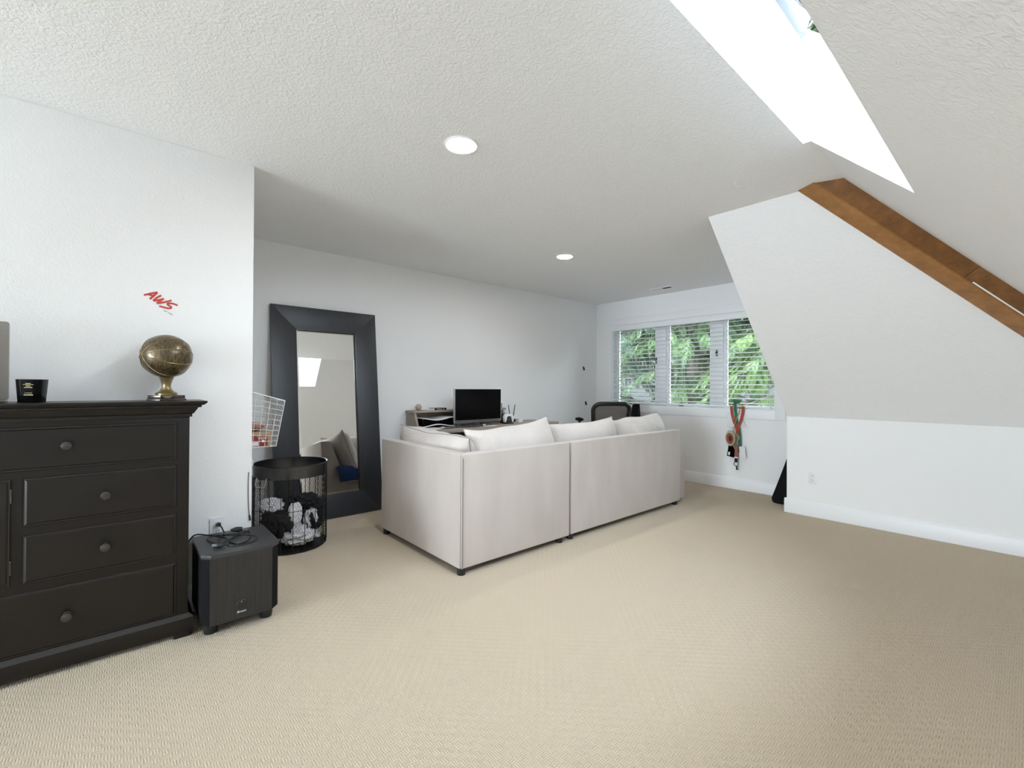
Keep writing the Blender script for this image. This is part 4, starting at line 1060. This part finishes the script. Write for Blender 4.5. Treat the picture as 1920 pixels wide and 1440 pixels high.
# ------------------------------------------------------------------ lanyards and medal hanging from the window
YF = YW-.036
G = 'keepsakes hanging below the window'
tag(MB().hull2([(-2.385, YF+.006, .90), (-2.255, YF+.006, .935), (-2.175, YF+.006, .765), (-2.150, YF+.006, .742), (-2.375, YF+.006, .722)], [(-2.385, YF+.008, .90), (-2.255, YF+.008, .935), (-2.175, YF+.008, .765), (-2.150, YF+.008, .742), (-2.375, YF+.008, .722)]).build('race_bib', 'paper'), 'white paper bib behind the red ribbon under the window', 'paper', G)
t = thing('red_lanyard', 'red ribbon lanyard looped in a V below the blind', 'lanyard', (-2.26, YF, .66), group=G)
MB().ribbon(bez([(-2.325, YF-.004, .978), (-2.318, YF-.004, .90), (-2.295, YF-.004, .80), (-2.262, YF-.004, .72), (-2.256, YF-.004, .65)]), .030, .002, (0, 1, 0)).build('strap', 'redribbon', t)
MB().ribbon(bez([(-2.188, YF-.007, .978), (-2.195, YF-.007, .90), (-2.218, YF-.007, .80), (-2.246, YF-.007, .72), (-2.252, YF-.007, .65)]), .030, .002, (0, 1, 0)).build('strap', 'redribbon', t)
t = thing('green_lanyard', 'dark green strap with gold beads hanging behind the red ribbon', 'lanyard', (-2.26, YF, .42), group=G)
MB().ribbon(bez([(-2.285, YF-.001, 1.02), (-2.28, YF-.001, .93), (-2.262, YF-.001, .80), (-2.235, YF-.001, .66), (-2.228, YF-.001, .44)]), .034, .002, (0, 1, 0)).build('strap', 'green', t)
bd = MB()
for i in range(46):
    s_ = i/45; x = -2.215-.10*math.sin(s_*2.6)*s_-.02*s_; z = 1.02-.45*s_
    bd.sphere((x+random.uniform(-.004, .004), YF-.010, z), .0062, 8, 6)
for i in range(30):
    s_ = i/29; bd.sphere((-2.262+.03*math.sin(s_*7), YF-.012, .66-.22*s_), .0065, 8, 6)
bd.build('bead_string', 'beadgold', t, smooth=True)
MB().sphere((-2.262, YF-.005, 1.03), (.045, .012, .022), 14, 8).build('knot', 'green', t, smooth=True)
t = thing('round_medal', 'round gold medal with a dark red centre hanging under the window', 'medal', (-2.325, YF, .60), group=G)
Md = Matrix.Translation((-2.322, YF-.030, .598)) @ Matrix.Rotation(R(-30), 4, 'Z') @ Matrix.Rotation(math.pi/2, 4, 'X') @ Matrix.Scale(1.15, 4)
MB().lathe([(.0001, 0), (.078, 0), (.080, .003), (.074, .006), (.060, .005), (.056, .007), (.042, .006), (.0001, .006)], 36, Md).build('disc', 'beadgold', t, smooth=True)
MB().lathe([(.052, .0062), (.050, .0085), (.044, .0085), (.042, .0062)], 36, Md).build('enamel_ring', 'redribbon', t, smooth=True)
MB().lathe([(.0001, .012), (.022, .010), (.034, .006)], 28, Md).build('centre', 'ruby', t, smooth=True)
bd = MB()
for k in range(30):
    a = 2*math.pi*k/30; bd.sphere((.067*math.cos(a), .067*math.sin(a), .0065), .0058, 8, 6, Md)
bd.build('beaded_edge', 'whitewire', t, smooth=True)
t = thing('badge_holder', 'black badge holder with a small white window hanging below the medal', 'badge', (-2.31, YF, .45), group=G)
Mb = Matrix.Translation((-2.315, YF-.012, .452)) @ Matrix.Rotation(R(9), 4, 'Y')
MB().box(-.045, .045, -.004, .004, -.073, .073, Mb).build('sleeve', 'screen', t, bev=.002)
MB().box(-.034, -.012, -.0052, -.004, -.058, -.020, Mb).build('label_window', 'paper', t)
t = thing('dotted_strap', 'red and white dotted key strap with black clip hanging lowest', 'strap', (-2.25, YF, .24), group=G)
MB().ribbon([(-2.262, YF-.020, .53), (-2.258, YF-.020, .46), (-2.262, YF-.020, .385)], .036, .002, (0, 1, 0)).build('strap', 'dotted', t)
MB().box(-2.282, -2.240, YF-.023, YF-.017, .372, .387).build('band', 'paper', t)
MB().ribbon([(-2.262, YF-.020, .372), (-2.262, YF-.020, .325)], .034, .004, (0, 1, 0)).build('webbing', 'blackcloth', t)
MB().tube([(-2.262+.024*math.cos(2*math.pi*k/20), YF-.020, .305+.024*math.sin(2*math.pi*k/20)) for k in range(20)], .004, 6, True).build('split_ring', 'blackplastic', t, smooth=True)
MB().tube([(-2.256, YF-.020, .285), (-2.252, YF-.020, .238)], [.008, .012], 8).build('clip', 'blackplastic', t, smooth=True)
tag(MB().box(-.034, .034, -.0015, .0015, -.066, .066, Matrix.Translation((-2.195, YF-.008, .448)) @ Matrix.Rotation(R(-4), 4, 'Y')).build('white_card', 'paper', bev=.001), 'plain white card hanging right of the dotted strap', 'card', G)

# ------------------------------------------------------------------ black case leaning in the alcove corner
t = thing('instrument_case', 'black soft case leaning in the alcove corner behind the low wall', 'case', (-1.69, 5.22, 0))
prof = bez([(-1.775, .05, 0), (-1.762, .012, 0), (-1.72, .002, 0), (-1.66, .006, 0), (-1.640, .03, 0), (-1.585, .40, 0), (-1.574, .60, 0), (-1.580, .625, 0), (-1.600, .60, 0), (-1.640, .455, 0), (-1.705, .255, 0), (-1.775, .05, 0)], 5)[:-1]
MB().prism([(p.x, p.y) for p in prof], 'y', 5.14, 5.45).build('shell', 'blackmatte', t, smooth=True, bev=.012, ang=60)
MB().tube(bez([(-1.665, 5.28, .36), (-1.69, 5.26, .38), (-1.685, 5.33, .40), (-1.65, 5.31, .42)]), .005, 6).build('handle', 'blackplastic', t, smooth=True)

# ------------------------------------------------------------------ outside: wooded slope and conifers
hs = MB(); nx, ny = 30, 24; vs = []; fs = []
for i in range(nx+1):
    for j in range(ny+1):
        x = -24+44*i/nx; y = YW+1.4+20*j/ny; s_ = j/ny
        z = -3.0+11*max(0, (s_-.28)/.72)**.8 + noise.noise(Vector((x*.3, y*.3, 1)))*.8
        vs.append((x, y, z))
for i in range(nx):
    for j in range(ny): fs.append((i*(ny+1)+j, (i+1)*(ny+1)+j, (i+1)*(ny+1)+j+1, i*(ny+1)+j+1))
tag(hs.add(vs, fs).build('hillside', 'soil', smooth=True), 'dark wooded slope rising beyond the window', 'hillside', kind='structure')
rng = np.random.default_rng(5)
def frond_base():
    N = 15; V = []; F = []
    for k in range(N):
        s = (k+.5)/N; ln = .30*math.sin(math.pi*min(1, s*.93+.10))**.8*(1-.35*s)+.03
        for sd in (-1, 1):
            x0 = s; a = R(48)
            tip = (x0+ln*math.cos(a), sd*ln*math.sin(a), -.10*ln-.25*s*s)
            b0 = (x0-.012, 0, -.25*s*s); wv = .022
            mid = ((b0[0]+tip[0])/2, (b0[1]+tip[1])/2, (b0[2]+tip[2])/2)
            i = len(V)
            V += [b0, (mid[0]-wv, mid[1]+sd*wv, mid[2]), tip, (mid[0]+wv, mid[1]-sd*wv, mid[2])]
            F.append((i, i+1, i+2, i+3))
    return np.array(V), np.array(F)
FV, FF = frond_base()
def conifer(label, x, y, zb, zt, rmax, nf, m, group):
    t = thing('conifer_tree', label, 'tree', (x, y, zb), group=group)
    MB().tube([(x, y, zb), (x+.05, y, (zb+zt)/2), (x, y, zt)], [.22, .14, .03], 10).build('trunk', 'bark', t, smooth=True)
    allv = []; allf = []; o = 0; br = MB()
    nb = nf//26
    for b in range(nb):
        s = rng.random()**.9; z = zb+.5+(zt-zb-.6)*s; az = rng.uniform(0, 2*math.pi); L = rmax*(1-s)**.7*rng.uniform(.75, 1.1)+.25
        d = np.array([math.cos(az), math.sin(az), 0.])
        pts = [np.array([x, y, z])+d*L*q_+np.array([0, 0, .10*L*q_-.42*L*q_*q_]) for q_ in (0, .35, .7, 1)]
        br.tube([tuple(p) for p in pts], [.022, .016, .010, .004], 4)
        for k in range(26):
            q_ = .22+.78*(k/25); p = np.array([x, y, z])+d*L*q_+np.array([0, 0, .10*L*q_-.42*L*q_*q_])
            aa = az+rng.choice([-1, 1])*rng.uniform(.3, 1.25)*(1.1-q_*.6); sz = rng.uniform(.28, .55)*(1.1-.45*q_)
            dr_ = rng.uniform(.25, .95); fx = np.array([math.cos(aa)*math.cos(dr_), math.sin(aa)*math.cos(dr_), -math.sin(dr_)])
            sd_ = np.array([-math.sin(aa), math.cos(aa), 0])*math.cos(.3)+np.array([0, 0, rng.uniform(-.4, .4)]); sd_ /= np.linalg.norm(sd_)
            up = np.cross(fx, sd_); Mx = np.stack([fx, sd_, up], 1)*sz
            allv.append(FV @ Mx.T + p); allf.append(FF+o); o += len(FV)
    V = np.concatenate(allv); F = np.concatenate(allf)
    br.build('branches', 'bark', t, recalc=False)
    me = bpy.data.meshes.new('foliage'); me.vertices.add(len(V)); me.vertices.foreach_set('co', V.ravel())
    me.loops.add(F.size); me.polygons.add(len(F)); me.loops.foreach_set('vertex_index', F.ravel().astype(np.int32))
    me.polygons.foreach_set('loop_start', np.arange(0, F.size, 4, dtype=np.int32))
    me.update(calc_edges=True); me.validate()
    me.materials.append(MT[m])
    f = bpy.data.objects.new('foliage', me); COL.objects.link(f); attach(f, t); f['kind'] = 'stuff'
GT = 'conifers outside the window'
conifer('blue-green conifer seen through the left window pane', -6.9, 9.3, -3.2, 7.5, 2.5, 3600, 'leafc', GT)
conifer('grey-green drooping conifer seen through the middle window pane', -5.0, 9.7, -3.2, 7.0, 2.5, 3600, 'leafa', GT)
conifer('bright yellow-green conifer seen through the right window pane', -2.9, 9.2, -3.2, 6.5, 2.2, 3400, 'leafb', GT)
conifer('dark conifer farther up the slope outside the window', -5.9, 12.0, -1.6, 9.5, 2.8, 2600, 'leafa', GT)
conifer('left-hand conifer low on the slope beyond the left pane', -9.6, 12.6, -2.4, 7.5, 2.9, 2600, 'leafa', GT)
conifer('far conifer behind the bright one outside the window', -3.6, 12.4, -1.4, 9.0, 2.8, 2600, 'leafc', GT)
